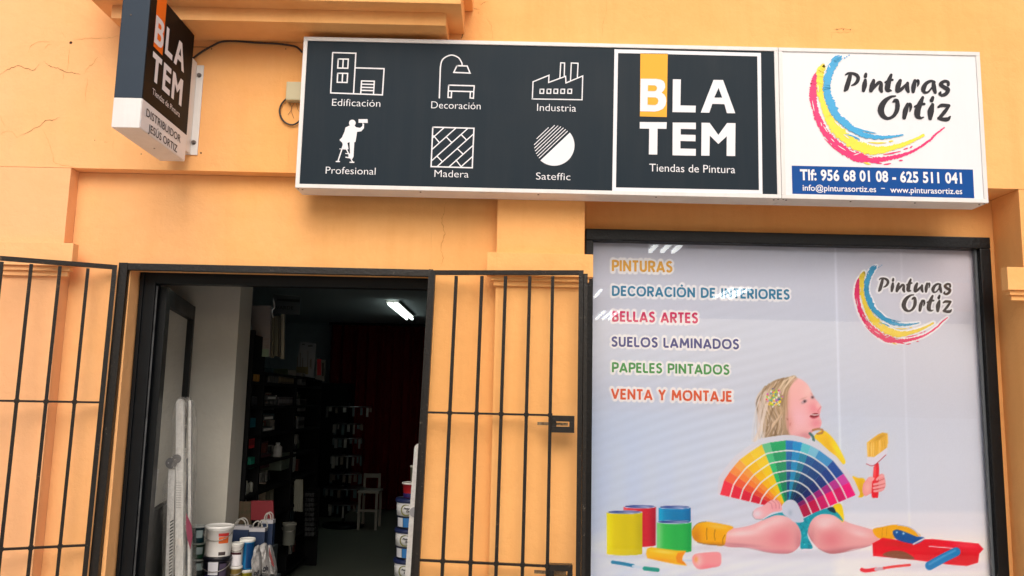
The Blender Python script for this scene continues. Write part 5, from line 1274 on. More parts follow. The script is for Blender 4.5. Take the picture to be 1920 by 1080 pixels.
# things standing in front of the shelves
def prism(name, m, par, pts_, y0_, y1_):
    """outline in X,Z pushed through Y"""
    n = len(pts_); v = [(x, y0_, z) for x, z in pts_] + [(x, y1_, z) for x, z in pts_]
    f = [tuple(range(n)), tuple(range(2 * n - 1, n - 1, -1))] + [(i, i + n, (i + 1) % n + n, (i + 1) % n) for i in range(n)]
    return mesh_obj(name, v, f, m, par)
def panel(name, label, cat, px4, Y, th, m, group=None):
    q = [P(x, y, Y) for x, y in px4]; c = (sum(a[0] for a in q) / 4, Y, min(a[1] for a in q))
    t = thing(name, label, cat, c, group); prism('board', m, t, q, Y, Y + th); return t
YF = 1.46
roll = panel('wallpaper_roll', 'long white roll leaning at the end of the plaster wall', 'roll', [(442, 887), (454, 885), (458, 942), (447, 942)], 1.62, .05, mat('goods roll', (0.42, 0.43, 0.47), .5))
panel('picture_board', 'dark green floral board behind the buckets', 'board', [(418, 942), (470, 940), (470, 985), (412, 985)], YF + .05, .02, mat('floral board', (0.035, 0.045, 0.02), .8, 0, .9, 30, dark=(0.10, 0.05, 0.03)))
q = panel('picture_board', 'dark red board beside the floral board', 'board', [(470.5, 939), (512, 939), (513, 976), (470.5, 975)], YF + .03, .02, mat('red board', (0.20, 0.012, 0.02), .6))
# posters and packets above the shelves on the wall
wp = panel('price_board', 'white framed catalogue board above the tall shelf', 'board', [(465, 573), (508, 573), (506, 667), (482, 667)], 1.75, .03, mat('goods cat', (0.22, 0.195, 0.18), .6))
pr = Print(); 
Print().poly([(233, 508), (345, 512), (345, 590), (215, 585)]).build('green_strip', px_facade(1.749, 5.4, 440, 560), mat('gs', rgb(120, 140, 115), .5), wp)
Print().rect(235, 405, 260, 415).rect(275, 405, 345, 415).rect(300, 470, 345, 476).rect(315, 485, 345, 495).build('fine_print', px_facade(1.748, 5.4, 440, 560), mat('gp', rgb(120, 105, 100), .5), wp)
t = thing('frame_sample', 'stack of tall beige mouldings hanging above the shelves', 'frame samples', (*[P(520, 673, 1.9)[0]], 1.9, P(520, 673, 1.9)[1]))
for x0, x1, yy0, yy1, cc, Yd in ((507, 513, 594, 670, (112, 108, 88), 1.86), (513.5, 522, 593, 668, (92, 90, 72), 1.89), (522.5, 526, 592, 669, (70, 66, 54), 1.92), (526.5, 533, 589, 673, (150, 146, 128), 1.95)):
    q = [P(x0, yy0, Yd), P(x1, yy0, Yd), P(x1 - 1, yy1, Yd), P(x0 - 1, yy1, Yd)]; prism('moulding', mat('goods %d %d %d' % cc, rgb(*cc), .6), t, q, Yd, Yd + .025)
hk = cat_rom([(*P(x, y, 1.7), 0) for x, y in ((512, 560), (514, 570), (514, 578), (510, 582), (511, 592), (513, 596))], 4)
tag(B().tube([(a[0], 1.7, a[1]) for a in hk], .005, 6).obj('hanging_hook', mat('bright hook', (0.9, 0.9, 0.9), .25, .6), None, True, origin=(hk[0][0], 1.7, hk[0][1])), 'bright metal hook hanging in front of the beige mouldings', 'hook')
cardt = panel('brush_card', 'pale hanging card with fine artist brushes on the wall above the low shelf', 'card', [(562, 641), (593, 644), (588, 708), (556, 703)], 3.1, .01, mat('goods card', (0.20, 0.22, 0.24), .6))
pb = Print()
for x, yt, yb_ in ((636, 590, 700), (665, 550, 700), (690, 600, 690), (742, 530, 690), (765, 620, 690), (775, 610, 710)): pb.stroke([(x, yt), (x - 2, yb_)], 7)
pb.build('brush', px_facade(3.098, 5.4, 440, 560), mat('gbr', rgb(70, 55, 30), .6), cardt)
Print().rect(625, 690, 745, 765).build('brush_handles', px_facade(3.0985, 5.4, 440, 560), mat('gbh', rgb(96, 88, 48), .6), cardt)
Print().rect(680, 455, 710, 470).rect(740, 470, 790, 486).build('fine_print', px_facade(3.0985, 5.4, 440, 560), mat('gp2', rgb(40, 40, 44), .6), cardt)
cz = panel('packet', 'red and white packet standing at the far end of the low shelf', 'packet', [(593.5, 672), (609, 676), (608, 714), (591, 711)], 3.4, .04, mat('goods wcard', (0.20, 0.20, 0.18), .6))
Print().rect(835, 610, 875, 775).build('red_front', px_facade(3.398, 5.4, 440, 560), mat('gred', rgb(180, 20, 40), .6), cz)
Print().rect(882, 650, 905, 785).build('black_front', px_facade(3.398, 5.4, 440, 560), mat('gblk', rgb(20, 20, 22), .6), cz)
tw_ = panel('wall_sign', 'dim wall sign with dark lettering above the shelves', 'sign', [(512, 552), (563, 556), (561, 590), (512, 588)], 2.6, .01, mat('goods sign', (0.085, 0.10, 0.105), .6))
text_px('lettering', 'VARDE', 517, 550, 580, 7, 2.599, mat('glt', rgb(22, 26, 28), .6), tw_, offset=.02, lift=.002)
Print().poly([(430, 0), (660, 10), (655, 38), (430, 20)]).build('dark_band', px_facade(2.599, 5.4, 440, 560), mat('glt', rgb(22, 26, 28), .6), tw_, lift=.001)

# --- hanging towel, stick, brush packs, tiered rack, chair
cl = thing('dust_sheet', 'pale pleated dust sheet hanging from the shelves', 'sheet', (*[P(560, 958, 2.9)[0]], 2.9, P(560, 958, 2.9)[1]))
v = []; f = []; n = 22
for i in range(n + 1):
    u = i / n; (xt, zt_), (xb_, zb_) = P(552 + u * 17, 899, 2.9), P(550 + u * 19, 958 + 2 * u, 2.9); dy = .025 * math.sin(u * 30)
    v += [(xb_, 2.9 + dy, zb_), (xt, 2.9 + dy * .5, zt_)]
for i in range(n): f.append((2 * i, 2 * i + 2, 2 * i + 3, 2 * i + 1))
mesh_obj('cloth', v, f, mat('pale cloth', (0.34, 0.34, 0.28), .9), cl, True)
for (x0, x1, y0, y1, cc, lb) in ((486, 497, 905, 940, (205, 190, 170), 'orange tipped pack of brushes on the low shelf'), (499, 505, 916, 940, (120, 118, 100), 'first beige strip standing behind the red board'), (506, 512, 914, 940, (112, 110, 95), 'second beige strip standing behind the red board'), (456, 461, 893, 920, (150, 150, 140), 'thin white strip behind the floral board')):
    panel('brush_pack', lb, 'packet', [(x0, y0), (x1, y0), (x1 - 1, y1), (x0 - 1, y1)], 2.0 + x0 * .0008, .03, mat('goods %d %d %d' % cc, rgb(*cc), .6))
for i, x in enumerate((461, 465, 469, 472)):
    panel('paint_tube', ['leftmost', 'second', 'third', 'rightmost'][i] + ' small yellow tube in the row behind the floral board', 'tube', [(x, 929), (x + 2.6, 929), (x + 2.4, 940), (x, 940)], 1.9 + i * .02, .02, mat('goods y', rgb(190, 150, 30), .5), 'yellow tubes behind the boards')
# clear bags / buckets of goods near the floor
def bucket(loc, r, h, body, lid, label, cat='bucket', group=None, band=None, handle=True, rim=None, lab=None, seg=30):
    x, y, z = loc
    t = thing('paint_bucket', label, cat, loc, group)
    bmt = body if not isinstance(body, tuple) else mat('plastic %d %d %d' % body, rgb(*body), .35)
    lmt = mat('plastic %d %d %d' % lid, rgb(*lid), .35)
    B().lathe(x, y, [(r * .86, z), (r * .87, z + .004), (r * .955, z + h * .86), (r * .99, z + h * .865), (r * .99, z + h * .885), (r * .96, z + h * .89)], seg).obj('body', bmt, t, True)
    B().lathe(x, y, [(r * .97, z + h * .8905), (r * 1.03, z + h * .90), (r * 1.03, z + h * .985), (r * 1.0, z + h), (r * .93, z + h), (r * .92, z + h * .985), (r * .1, z + h * .984)], seg).obj('lid', lmt, t, True)
    if band:
        for (z0_, z1_, a_, b__, colr) in band:
            v = []; f = []; k = 14
            for i in range(k + 1):
                an = R(a_ + (b__ - a_) * i / k)
                for zz in (z0_, z1_):
                    rr = r * (.87 + .085 * zz / .86) + .0012
                    v.append((x + rr * math.sin(an), y - rr * math.cos(an), z + h * zz))
            for i in range(k): f.append((2 * i, 2 * i + 2, 2 * i + 3, 2 * i + 1))
            mesh_obj('label', v, f, mat('label %d %d %d' % colr, rgb(*colr), .4), t, True)
    if handle:
        pts_ = []
        for i in range(13):
            an = math.pi * i / 12; pts_.append((x - r * 1.02 * math.cos(an), y - r * .25 - r * .8 * math.sin(an) * .95, z + h * .80 - r * .55 * math.sin(an)))
        B().tube(pts_, .0022, 6).obj('handle', mat('wire', (0.35, 0.33, 0.3), .4, .7), t, True)
    return t
def bucket_px(cx_, yt, yb_, wpx, Y, body, lid, label, **k):
    X0, Zb = P(cx_, yb_, Y); Zt = P(cx_, yt, Y)[1]; r = (P(cx_ + wpx / 2, yt, Y)[0] - P(cx_ - wpx / 2, yt, Y)[0]) / 2 / 1.03
    return bucket((X0, Y + r * .0, Zb), r, Zt - Zb, body, lid, label, **k), Zb, X0, r
WHT = (238, 236, 232)
YB = 0.95
_, z1, X1, r1 = bucket_px(408.5, 984, 1041, 53, YB, WHT, (240, 240, 236), 'white paint bucket with orange and red label, on top of its stack', band=[(.45, .66, 18, 62, (214, 98, 40)), (.68, .78, 16, 62, (176, 40, 36)), (.06, .17, 20, 52, (70, 60, 60))])
h2 = .178
bucket((X1, YB, z1 - h2 - .001), r1 * .99, h2, (26, 24, 40), (20, 20, 30), 'dark bucket with white and violet labels, under the white bucket', band=[(.45, .86, -22, 22, (214, 214, 222)), (.05, .42, -40, 25, (78, 58, 150)), (.3, .8, 28, 60, (70, 60, 80))])
zz = z1 - h2 - .002; k = 0
while zz - .18 > FZ:
    bucket((X1, YB, zz - .181), r1, .18, WHT, WHT, ['white bucket third from the top of the left stack', 'white bucket fourth from the top of the left stack', 'white bucket lowest in the left stack'][k]); zz -= .182; k += 1
_, z2, X2, r2 = bucket_px(443, 1017, 1060, 24, 1.00, WHT, (222, 222, 216), 'small white bucket with dark red lid line beside the tall blue one', band=[(.02, .5, -60, 60, (226, 224, 228)), (.5, .6, -60, 60, (60, 20, 30))])
bucket((X2, 1.0, z2 - .14), r2, .139, (150, 128, 70), (232, 230, 226), 'small gold bucket under the small white one')
zz = z2 - .142
bucket((X2, 1.0, zz - .16), r2, .158, WHT, WHT, 'small white bucket lowest of the three small ones')
tag(B().box(X2 - .05, X2 + .05, .95, 1.05, FZ, zz - .162).obj('carton', mat('brown card', (0.2, 0.13, 0.07), .8), None, origin=(X2, 1.0, FZ)), 'brown carton under the small buckets', 'carton')
_, z3, X3, r3 = bucket_px(461, 1009, 1066, 29, 1.07, (20, 120, 180), (236, 236, 230), 'tall blue and white bucket with a dark printed side', band=[(.05, .85, 12, 70, (10, 60, 110)), (.08, .8, -32, -18, (16, 40, 84))], handle=False)
bucket((X3, 1.07, z3 - .16), r3, .159, (170, 160, 40), (236, 236, 230), 'white lidded yellow bucket under the tall blue one', handle=False)
bucket((X3, 1.07, z3 - .33), r3, .168, WHT, WHT, 'white bucket low under the blue and yellow ones', handle=False)
tag(B().box(X3 - .06, X3 + .06, 1.01, 1.13, FZ, z3 - .331).obj('low_box', mat('brown card', (0.2, 0.13, 0.07), .8), None, origin=(X3, 1.07, FZ)), 'brown box under the blue bucket stack', 'carton')
for i, (yy0, yy1, cb, cl_, lb) in enumerate(((985, 1016, (20, 60, 70), (200, 205, 200), 'teal labelled tin, topmost of the stack half hidden by the wrapped ladder'), (1017, 1046, (20, 70, 45), (150, 160, 150), 'green labelled tin, second in the stack half hidden by the wrapped ladder'), (1047, 1076, (60, 70, 70), (190, 195, 190), 'grey tin, third in the stack half hidden by the wrapped ladder'))):
    bucket_px(371, yy0, yy1 + .4, 25, 1.12, cb, cl_, lb, handle=False, band=[(.3, .75, 0, 60, (180, 200, 200))])
Xq, Zq = P(371, 1077, 1.12)
tag(B().box(Xq - .045, Xq + .045, 1.08, 1.16, FZ, Zq - .001).obj('tin_pack', mat('dark pack', (0.03, 0.04, 0.045), .5), None, origin=(Xq, 1.12, FZ)), 'dark wrapped pack under the stack of small tins', 'pack')
# blue paper bags with handles
def carrier(x0, x1, yt, yb_, Y, label, grp, hshift=0):
    (Xa, Zt), (Xb, _) = P(x0, yt, Y), P(x1, yt, Y); Zb = P(x0, yb_, Y)[1]
    t = thing('carrier_bag', label, 'bag', ((Xa + Xb) / 2, Y, Zb), grp)
    B().box(Xa, Xb, Y, Y + .06, Zb, Zt - .022, .003).obj('body', mat('navy paper', (0.012, 0.028, 0.075), .5), t)
    B().box(Xa, Xb, Y, Y + .06, Zt - .0218, Zt, .001).obj('white_top', mat('white paper', (0.42, 0.42, 0.45), .6), t)
    cxm = (Xa + Xb) / 2; hw = (Xb - Xa) * .30
    for yy_ in (Y + .004, Y + .05):
        pts_ = [(cxm - hw * math.cos(a) + (hshift if yy_ > Y + .02 else 0), yy_, Zt - .01 + .052 * math.sin(a) ** .7) for a in np.linspace(0, math.pi, 11)]
        B().tube(pts_, .0042, 6).obj('handle', mat('cord', (0.40, 0.39, 0.36), .7), t, True)
carrier(434, 467, 986, 1020, 1.20, 'navy carrier bag with white top, behind the white bucket', 'navy carrier bags')
carrier(467.5, 497, 990, 1024, 1.17, 'navy carrier bag with white top and two cord loops, in the middle', 'navy carrier bags', .02)
carrier(491, 512, 975, 1024, 1.26, 'narrow navy carrier bag at the right of the three', 'navy carrier bags')
Xq = P(473, 1020, 1.2)[0]; Zq = P(473, 1025, 1.2)[1]
tag(B().box(P(434, 1000, 1.2)[0], P(512, 1000, 1.2)[0], 1.165, 1.33, FZ, Zq - .002).obj('stand_box', mat('dark pack', (0.03, 0.04, 0.045), .5), None, origin=(Xq, 1.25, FZ)), 'dark display box carrying the navy carrier bags', 'box')
# crumpled white printed bags in front
def crumple(pts_px, Y, label, m, seed):
    rs = random.Random(seed); q = [P(x, y, Y) for x, y in pts_px]; cx_ = sum(a[0] for a in q) / len(q); cz_ = sum(a[1] for a in q) / len(q)
    t = thing('plastic_bag', label, 'bag', (cx_, Y, min(a[1] for a in q)), 'white printed plastic bags')
    v = []; f = []; rows = 9; n = len(q)
    for r_ in range(rows):
        s_ = [1, .97, .86, .66, .45][min(r_, rows - 1 - r_)] if False else 1
    lay = [(1.0, 0.0), (.8, -.022), (.5, -.032), (.2, -.036)]
    for k_, (s_, dy) in enumerate(lay):
        for (x, z) in q: v.append((cx_ + (x - cx_) * s_ + rs.uniform(-.003, .003) * (k_ > 0), Y + dy + rs.uniform(-.009, .009) * (k_ > 0), cz_ + (z - cz_) * (s_ if k_ else 1) + rs.uniform(-.003, .003) * (k_ > 0)))
    for k_ in range(3):
        for i in range(n):
            j = (i + 1) % n; f.append((k_ * n + i, k_ * n + j, (k_ + 1) * n + j, (k_ + 1) * n + i))
    f.append(tuple(3 * n + i for i in range(n)))
    b0 = len(v)
    for (x, z) in q: v.append((x, Y + .03, z))
    for i in range(n):
        j = (i + 1) % n; f.append((b0 + i, b0 + j, j, i))
    f.append(tuple(b0 + i for i in range(n)))
    mesh_obj('body', v, f, m, t)
    return t
BAGM = mat('white film', (0.42, 0.41, 0.40), .35, 0, .5, 45, .6, 40, dark=(0.22, 0.22, 0.22))
o6 = lambda x, y: (360 + x / 6.75, 920 + y / 6.75)
bg1 = crumple([o6(*a) for a in ((790, 720), (820, 695), (845, 712), (835, 765), (850, 800), (870, 900), (865, 1010), (850, 1080), (760, 1080), (755, 880), (780, 790))], .86, 'leftmost white printed plastic bag right of the blue bucket', BAGM, 1)
bg2 = crumple([o6(*a) for a in ((865, 690), (895, 668), (930, 680), (945, 760), (965, 860), (975, 960), (985, 1080), (890, 1080), (885, 900), (890, 800))], .90, 'middle white printed plastic bag with black lettering', BAGM, 2)
bg3 = crumple([o6(*a) for a in ((965, 690), (990, 700), (1015, 780), (1045, 900), (1058, 1000), (1060, 1080), (1000, 1080), (985, 960), (975, 860))], .94, 'rightmost white plastic bag with a dark red stripe', BAGM, 3)
Print().poly([(975, 700), (990, 760), (1040, 940), (1045, 970), (1010, 940), (975, 800)]).build('red_stripe', px_facade(.894, 6.75, 360, 920), mat('dred', (0.16, 0.02, 0.02), .5), bg3)
text_px('lettering', 'ofi', 475.5, 486.5, 1079, 11, .815, PRB, bg1, offset=.05, shear=.5)
text_px('lettering', 'cia', 492, 503, 1072, 14, .855, PRB, bg2, offset=.05, shear=.5)
Zq = P(480, 1081, .9)[1]
tag(B().box(P(472, 1080, .9)[0], P(518, 1080, .9)[0], .86, 1.0, FZ, Zq - .001).obj('bag_crate', mat('dark pack', (0.03, 0.04, 0.045), .5), None, origin=(P(490, 1080, .9)[0], .9, FZ)), 'dark crate under the white plastic bags', 'crate')
# clear bucket by the shelf foot and shelf of small boxes further back
bucket_px(541, 980, 1021, 26, 2.6, (118, 120, 112), (140, 140, 130), 'translucent tub at the foot of the shelves', handle=True)
for i in range(9):
    y = 925 + i * 9.2
    for j in range(3):
        x = 571 + j * 6
        (Xa, Za), (Xb, Zb) = P(x, y + 6.5, 3.3), P(x + 5, y, 3.3)
        tag(B().box(Xa, Xb, 3.3, 3.4, Za, Zb, .002).obj('small_tin', mat('goods tin', (0.10, 0.105, 0.11), .35, .3, .6, 40), None, origin=(Xa, 3.3, Za)), ['left', 'middle', 'right'][j] + ' tiny tin in the ' + ['top', 'second', 'third', 'fourth', 'fifth', 'sixth', 'seventh', 'eighth', 'bottom'][i] + ' row of the dark tin rack', 'tin', 'tins in the dark rack')
tr_ = thing('tin_rack', 'dark rack holding rows of tiny tins past the hanging sheet', 'rack', (P(580, 1000, 3.3)[0], 3.35, FZ))
for i in range(10):
    y = 923.5 + i * 9.2; (Xa, Za), (Xb, _) = P(569, y, 3.3), P(590, y, 3.3); B().box(Xa, Xb, 3.3, 3.42, Za - .004, Za).obj('shelf', BLK, tr_)
(Xa, Z_), (Xb, _) = P(569, 950, 3.3), P(590, 950, 3.3)
B().box(Xa - .01, Xb + .01, 3.43, 3.45, FZ, P(580, 918, 3.3)[1]).obj('back', BLK, tr_)
# tiered revolving rack
RY = 5.7
rk = thing('revolving_rack', 'tiered revolving rack of small packets in front of the curtain', 'rack', (P(648, 900, RY)[0], RY, FZ))
rx_ = P(648, 900, RY)[0]
B().tube([(rx_, RY, FZ + .03), (rx_, RY, P(648, 755, RY)[1])], .015, 8).obj('pole', ALUD, rk, True)
B().lathe(rx_, RY, [(.24, FZ), (.24, FZ + .025), (.03, FZ + .05)], 20).obj('base', ALUD, rk, True)
PKM = [mat('packet %d' % i, c, .35) for i, c in enumerate([(0.24, 0.26, 0.27), (0.10, 0.15, 0.17), (0.40, 0.41, 0.40), (0.07, 0.13, 0.15), (0.16, 0.14, 0.12)])]
for ti, (yt, wd) in enumerate(((763, 82), (795, 52), (822, 52), (855, 54), (888, 56), (915, 76), (945, 54))):
    zt_ = P(648, yt, RY)[1]; rr = wd / 2 / (P(1, 1, RY)[0] and 1543.5) * (RY + 4.1)
    B().lathe(rx_, RY, [(rr, zt_), (rr, zt_ + .008), (rr * .95, zt_ + .008), (.02, zt_ + .004)], 24).obj('tier', mat('chrome wire', (0.25, 0.26, 0.27), .3, .8), rk, True)
    nn = 16
    pm_me = None
    for k_ in range(nn):
        an = 2 * math.pi * k_ / nn + ti
        if math.cos(an) < -.25: continue
        x, y = rx_ + rr * .97 * math.sin(an), RY - rr * .97 * math.cos(an)
        wq = random.uniform(.008, .02); B().box(x - wq, x + wq, y - .006, y + .006, zt_ - random.uniform(.05, .14), zt_ - .004).obj('packet', PKM[random.randrange(5)], rk)
# white chair
CHY = 5.45
def cp(x, y, Y=CHY): X, Z = P(x, y, Y); return (X, Y, Z)
ch = thing('white_stool', 'white painted wooden chair standing before the red curtain', 'chair', (P(690, 985, CHY)[0], CHY + .15, FZ))
WC = mat('white chair paint', (0.40, 0.37, 0.33), .5)
xl, xr = P(672, 920, CHY)[0], P(709, 920, CHY)[0]; zst = P(690, 921, CHY)[1]
B().box(xl - .01, xr + .01, CHY, CHY + .34, zst - .025, zst, .004).obj('seat', WC, ch)
for x, y in ((xl, CHY + .01), (xr - .03, CHY + .01), (xl, CHY + .30), (xr - .03, CHY + .30)):
    B().box(x, x + .028, y, y + .028, FZ, zst - .026, .002).obj('leg', WC, ch)
B().box(xl + .0285, xr - .0305, CHY + .014, CHY + .03, FZ + .20, FZ + .225).obj('stretcher', WC, ch)
zb_ = P(690, 892, CHY)[1]
for x in (xl, xr - .05):
    B().box(x, x + .026, CHY + .31, CHY + .336, zst + .0006, zb_ + .0, .002).obj('back_post', WC, ch)
B().box(xl + .0265, xr - .0505, CHY + .312, CHY + .334, zb_ - .05, zb_ - .003, .002).obj('back_rail', WC, ch)

# --- right stack of paint buckets, half behind the gate post
YR = 0.98; last = None
labsR = [(937, 991, 'plain', 'white paint bucket with dark lid and swoosh print in the right stack, above the lower pair'), ]
PLZ = [(.42, .78, -40, 30, (232, 230, 224)), (.06, .34, -30, 0, (210, 216, 220)), (.06, .34, 2, 40, (30, 95, 165))]
zt_ = P(765, 932, YR)[1]; zt2 = P(765, 988, YR)[1]; hb = zt_ - zt2
rR = .105; XRr = P(742, 960, YR)[0] + rR
z = zt_ - hb; k = 0
names = ['uppermost white and navy paint bucket of the right stack, behind the gate post', 'second white and navy paint bucket of the right stack, behind the gate post', 'third bucket from the top of the right stack, behind the gate post', 'bucket near the floor in the right stack, behind the gate post', 'lowest bucket of the right stack, behind the gate post']
def pbucket(x, y, z, r, h, label):
    t = thing('paint_bucket', label, 'bucket', (x, y, z))
    B().lathe(x, y, [(r * .88, z), (r * .89, z + .004), (r * .93, z + h * .42)], 30).obj('lower_body', mat('navy plastic', (0.010, 0.014, 0.028), .35), t, True)
    B().lathe(x, y, [(r * .932, z + h * .421), (r * .965, z + h * .86)], 30).obj('body', mat('plastic white', (0.62, 0.62, 0.60), .35), t, True)
    B().lathe(x, y, [(r, z + h * .8605), (r * 1.03, z + h * .87), (r * 1.03, z + h * .94), (r * 1.0, z + h * .99), (r * .1, z + h * .99)], 30).obj('lid', mat('navy lid', (0.012, 0.02, 0.07), .3), t, True)
    def band(nm, z0_, z1_, a_, b__, m):
        v = []; f = []; kk = 12
        for i in range(kk + 1):
            an = R(a_ + (b__ - a_) * i / kk)
            for q_ in (z0_, z1_):
                rr = r * (.888 + .09 * q_) + .0015; v.append((x + rr * math.sin(an), y - rr * math.cos(an), z + h * q_))
        for i in range(kk): f.append((2 * i, 2 * i + 2, 2 * i + 3, 2 * i + 1))
        mesh_obj(nm, v, f, m, t)
    band('label', .06, .36, -60, -32, mat('white lab', (0.55, 0.56, 0.58), .4)); band('label', .06, .36, -30, 10, mat('blue lab', (0.02, 0.16, 0.42), .4))
    # ring print and two short words
    rr = r * .955 + .002
    cyl = lambda u, v_, h_: (x + (rr + h_) * math.sin(u / rr), y - (rr + h_) * math.cos(u / rr), z + v_)
    c0 = -0.032; pr = Print(); aa = np.linspace(R(60), R(330), 22)
    pr.stroke([(c0 + .034 * math.cos(a), h * .63 + .030 * math.sin(a)) for a in aa], [.0015 + .007 * math.sin(math.pi * i / 21) for i in range(22)], cap=False).build('swoosh', cyl, mat('goldprint', rgb(120, 120, 60), .5), t, lift=.0006)
    text('lettering', 'Pinturas', cyl, c0 - .018, c0 + .036, h * .655, .012, PRB, t, offset=.04, shear=.4, lift=.001)
    text('lettering', 'Ortiz', cyl, c0 + .0, c0 + .038, h * .56, .013, PRB, t, offset=.04, shear=.4, lift=.001)
while z > FZ + .01 and k < 5:
    pbucket(XRr, YR, z, rR, hb - .001, names[k]); z -= hb; k += 1
tag(B().box(XRr - .10, XRr + .10, YR - .1, YR + .1, FZ, z + hb - .001).obj('pallet_box', mat('dark pack', (0.03, 0.04, 0.045), .5), None, origin=(XRr, YR, FZ)), 'dark box carrying the right stack of paint buckets', 'box')
r_s = .066; Xs = P(754, 920, YR)[0] + r_s
zt3 = P(760, 904, YR)[1]
bucket((Xs, YR, zt_ + .0005), r_s, zt3 - zt_, (170, 30, 34), (226, 222, 214), 'small red bucket with white lid standing on the right stack', handle=False, band=[(.02, .3, -80, 80, (40, 30, 90))])
Xt = P(768, 890, YR)[0] + .045
bucket((Xt, YR + .02, zt3 + .0005), .045, P(768, 873, YR)[1] - zt3, (110, 108, 90), (190, 186, 170), 'small beige tin topmost on the right stack', handle=False)

# --- folded ladders wrapped in film
ALU = mat('brushed aluminium', (0.78, 0.78, 0.75), .35, .25, .25, 50, .2, 120)
FILM = bpy.data.materials.new('clear film'); FILM.use_nodes = True
t_ = FILM.node_tree; t_.nodes.clear()
out = t_.nodes.new('ShaderNodeOutputMaterial'); mx = t_.nodes.new('ShaderNodeMixShader'); tr = t_.nodes.new('ShaderNodeBsdfTransparent'); gl = t_.nodes.new('ShaderNodeBsdfPrincipled')
tc = t_.nodes.new('ShaderNodeTexCoord'); mp = t_.nodes.new('ShaderNodeMapping'); mp.inputs['Scale'].default_value = (14, 14, 2.2); ns = t_.nodes.new('ShaderNodeTexNoise'); ns.inputs['Scale'].default_value = 3; ns.inputs['Detail'].default_value = 8
bp = t_.nodes.new('ShaderNodeBump'); bp.inputs['Strength'].default_value = 1.0; bp.inputs['Distance'].default_value = .02
rmp = t_.nodes.new('ShaderNodeMapRange'); rmp.inputs['From Min'].default_value = .45; rmp.inputs['From Max'].default_value = .8; rmp.inputs['To Min'].default_value = .08; rmp.inputs['To Max'].default_value = .50
L_ = t_.links.new
L_(tc.outputs['Object'], mp.inputs['Vector']); L_(mp.outputs[0], ns.inputs['Vector']); L_(ns.outputs['Fac'], bp.inputs['Height']); L_(bp.outputs[0], gl.inputs['Normal']); L_(ns.outputs['Fac'], rmp.inputs['Value'])
gl.inputs['Base Color'].default_value = (.62, .60, .55, 1); gl.inputs['Roughness'].default_value = .12; gl.inputs['Coat Weight'].default_value = .5
L_(rmp.outputs[0], mx.inputs[0]); L_(tr.outputs[0], mx.inputs[1]); L_(gl.outputs[0], mx.inputs[2]); L_(mx.outputs[0], out.inputs[0])
def rail(name, par, pxa, pxb, wpx, Y, depth, rtop=True, m=None):
    """flat aluminium rail from top (pxa) to bottom (pxb), rounded head"""
    (xa_, za_), (xb_, zb_) = P(*pxa, Y), P(*pxb, Y); w_ = wpx / 1543.5 * (Y + 4.1)
    d = Vector((xb_ - xa_, 0, zb_ - za_)); ln = d.length; d.normalize(); s_ = Vector((d.z, 0, -d.x)) * (w_ / 2)
    pts_ = []
    for a in (np.linspace(0, math.pi, 9) if rtop else (0, math.pi)):
        c = Vector((xa_, 0, za_)) + d * (w_ / 2 if rtop else 0)
        q = c + s_ * math.cos(a) * -1 - d * (w_ / 2) * (math.sin(a) if rtop else 0); pts_.append((q.x, q.z))
    e = Vector((xb_, 0, zb_)); q1, q2 = e + s_, e - s_
    pts_ += [(q1.x, q1.z), (q2.x, q2.z)]
    return prism(name, m or ALU, par, pts_, Y, Y + depth)
ld = thing('wrapped_ladder', 'folded aluminium ladder wrapped in clear film, standing left inside the doorway', 'ladder', (P(330, 1080, .56)[0], .60, FZ))
YL = .56
zf = lambda Y, x: (x, 1330)
rail('stile', ld, (337, 748), (334.5, 1330), 14, YL, .022); rail('stile', ld, (337, 752), (334.5, 1330), 14, YL + .12, .022)
rail('stile', ld, (322, 880), (309, 1330), 12, YL + .002, .022, rtop=False); rail('stile', ld, (322, 880), (309, 1330), 12, YL + .118, .022, rtop=False)
rail('gap_shade_strip', ld, (354, 858), (351, 1330), 9, YL + .05, .01, m=mat('gap shade', (0.03, 0.035, 0.045), .6)); rail('stile', ld, (356, 750), (353, 1330), 5, YL + .04, .022)  # dark strip added for the shaded gap inside the ladder
for y in range(800, 1330, 46):
    for xx in (337,):
        a = P(xx - (y - 748) * .004, y, YL + .02); B().tube([(a[0], YL + .023, a[1]), (a[0], YL + .10, a[1])], .012, 8).obj('rung', ALU, ld, True)
hx_, hz_ = P(322, 868, YL)
hp_ = B().tube([(hx_, YL - .012, hz_), (hx_, YL - .001, hz_)], .030, 20); hp_.tube([(P(332, 860, YL)[0], YL - .010, P(332, 860, YL)[1]), (P(332, 860, YL)[0], YL - .0015, P(332, 860, YL)[1])], .024, 16)
hg = hp_.obj('hinge', mat('cast hinge', (0.22, 0.22, 0.22), .45, .7, .3, 60), ld)
for x, y in ((316, 868), (328, 862), (333, 872), (322, 858), (326, 876)):
    X, Z = P(x, y, YL - .012); B().tube([(X, YL - .016, Z), (X, YL - .012, Z)], .0035, 8).obj('rivet', mat('bright rivet', (0.6, 0.6, 0.6), .3, .9), hg)
prr = Print()
for k_ in range(11):
    y0 = 905 + k_ * 4.6; prr.poly([(330, y0), (340, y0 + .3), (340, y0 + 1.0), (330, y0 + .7)])
prr.build('rule_sticker', px_facade(YL - .0005), mat('grey ink', (0.25, 0.25, 0.25), .6), ld)
prr = Print()
for k_ in range(26):
    y0 = 975 + k_ * 6; xo = -(k_ * .15)
    prr.poly([(319 + xo, y0 + 3), (325.5 + xo, y0 - 1), (325.5 + xo, y0 + 1.5), (319 + xo, y0 + 6)])
prr.build('printed_tape', px_facade(YL - .001), mat('dark tape', (0.04, 0.04, 0.04), .5), ld)
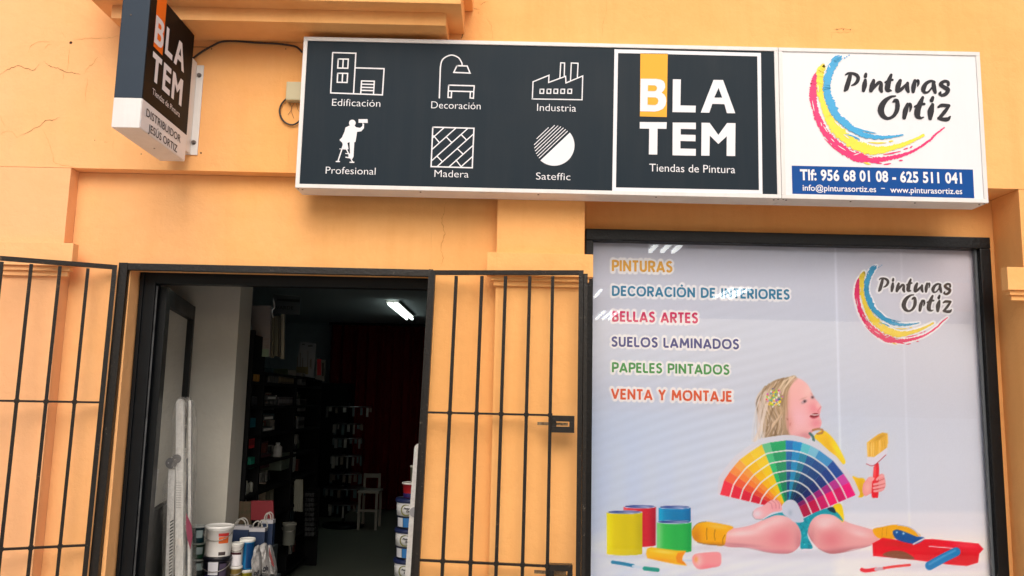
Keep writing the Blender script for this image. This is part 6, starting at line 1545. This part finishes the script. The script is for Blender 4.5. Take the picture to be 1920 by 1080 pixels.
# manual and pink bag held inside the film
q = [P(x, y, YL + .005) for x, y in ((349, 962), (359, 985), (361, 1005), (357, 1030), (352, 1012), (348, 990))]
prism('pink_leaflet', mat('pink leaflet', (0.22, 0.035, 0.07), .5), ld, q, YL + .003, YL + .008)
q = [P(x, y, YL + .002) for x, y in ((332, 1008), (341, 1012), (343, 1026), (336, 1022))]
prism('paper_tag', mat('paper tag', (0.7, 0.66, 0.6), .6), ld, q, YL - .004, YL - .002)
v = []; f = []; n = 16; rows = 40
for r_ in range(rows + 1):
    y = 744 + (1330 - 744) * r_ / rows; k_ = min(1, (r_ + .25) / 2.2) ** .5
    lx0 = 327 - max(0, y - 850) * .02 - (16 if y > 870 else 0) * min(1, (y - 870) / 40 if y > 870 else 0); rx0 = 362 + 2 * math.sin(y / 40) + random.uniform(-.6, .6)
    cxp = (lx0 + rx0) / 2; hwp = (rx0 - lx0) / 2 * k_
    Z = P(cxp, y, YL)[1]
    for i in range(n):
        a = 2 * math.pi * i / n; ca, sa = math.cos(a), math.sin(a); sq = 1 / max(abs(ca), abs(sa)) ** .6
        X = P(cxp + hwp * ca * min(sq, 1.15), y, YL + .06)[0]
        v.append((X + random.uniform(-.0015, .0015), YL + .07 + .092 * sa * min(sq, 1.15) * (k_ * .3 + .7) + random.uniform(-.004, .004), Z))
for r_ in range(rows):
    for i in range(n):
        j = (i + 1) % n; f.append((r_ * n + i, r_ * n + j, (r_ + 1) * n + j, (r_ + 1) * n + i))
f.append(tuple(range(n)))
mesh_obj('plastic_wrap', v, f, FILM, ld, True)
ld2 = thing('wrapped_ladder', 'aluminium ladder leaning behind the right gate post of the doorway', 'ladder', (P(760, 1080, .5)[0], .5, FZ))
YL2 = .46
zr_ = lambda a, b_: (a, b_)
rail('stile', ld2, (786, 832), (748, 1360), 17, YL2, .024); rail('stile', ld2, (786, 836), (748, 1360), 17, YL2 + .30, .024)
hx_, hz_ = P(777, 960, YL2)
B().tube([(hx_, YL2 - .010, hz_), (hx_, YL2 - .001, hz_)], .026, 20).obj('hinge', mat('pale hinge', (0.35, 0.36, 0.38), .4, .6), ld2)
for y in range(880, 1350, 50):
    a = P(786 - (y - 832) * .072, y, YL2 + .02); B().tube([(a[0], YL2 + .0245, a[1]), (a[0], YL2 + .2995, a[1])], .012, 8).obj('rung', ALU, ld2, True)
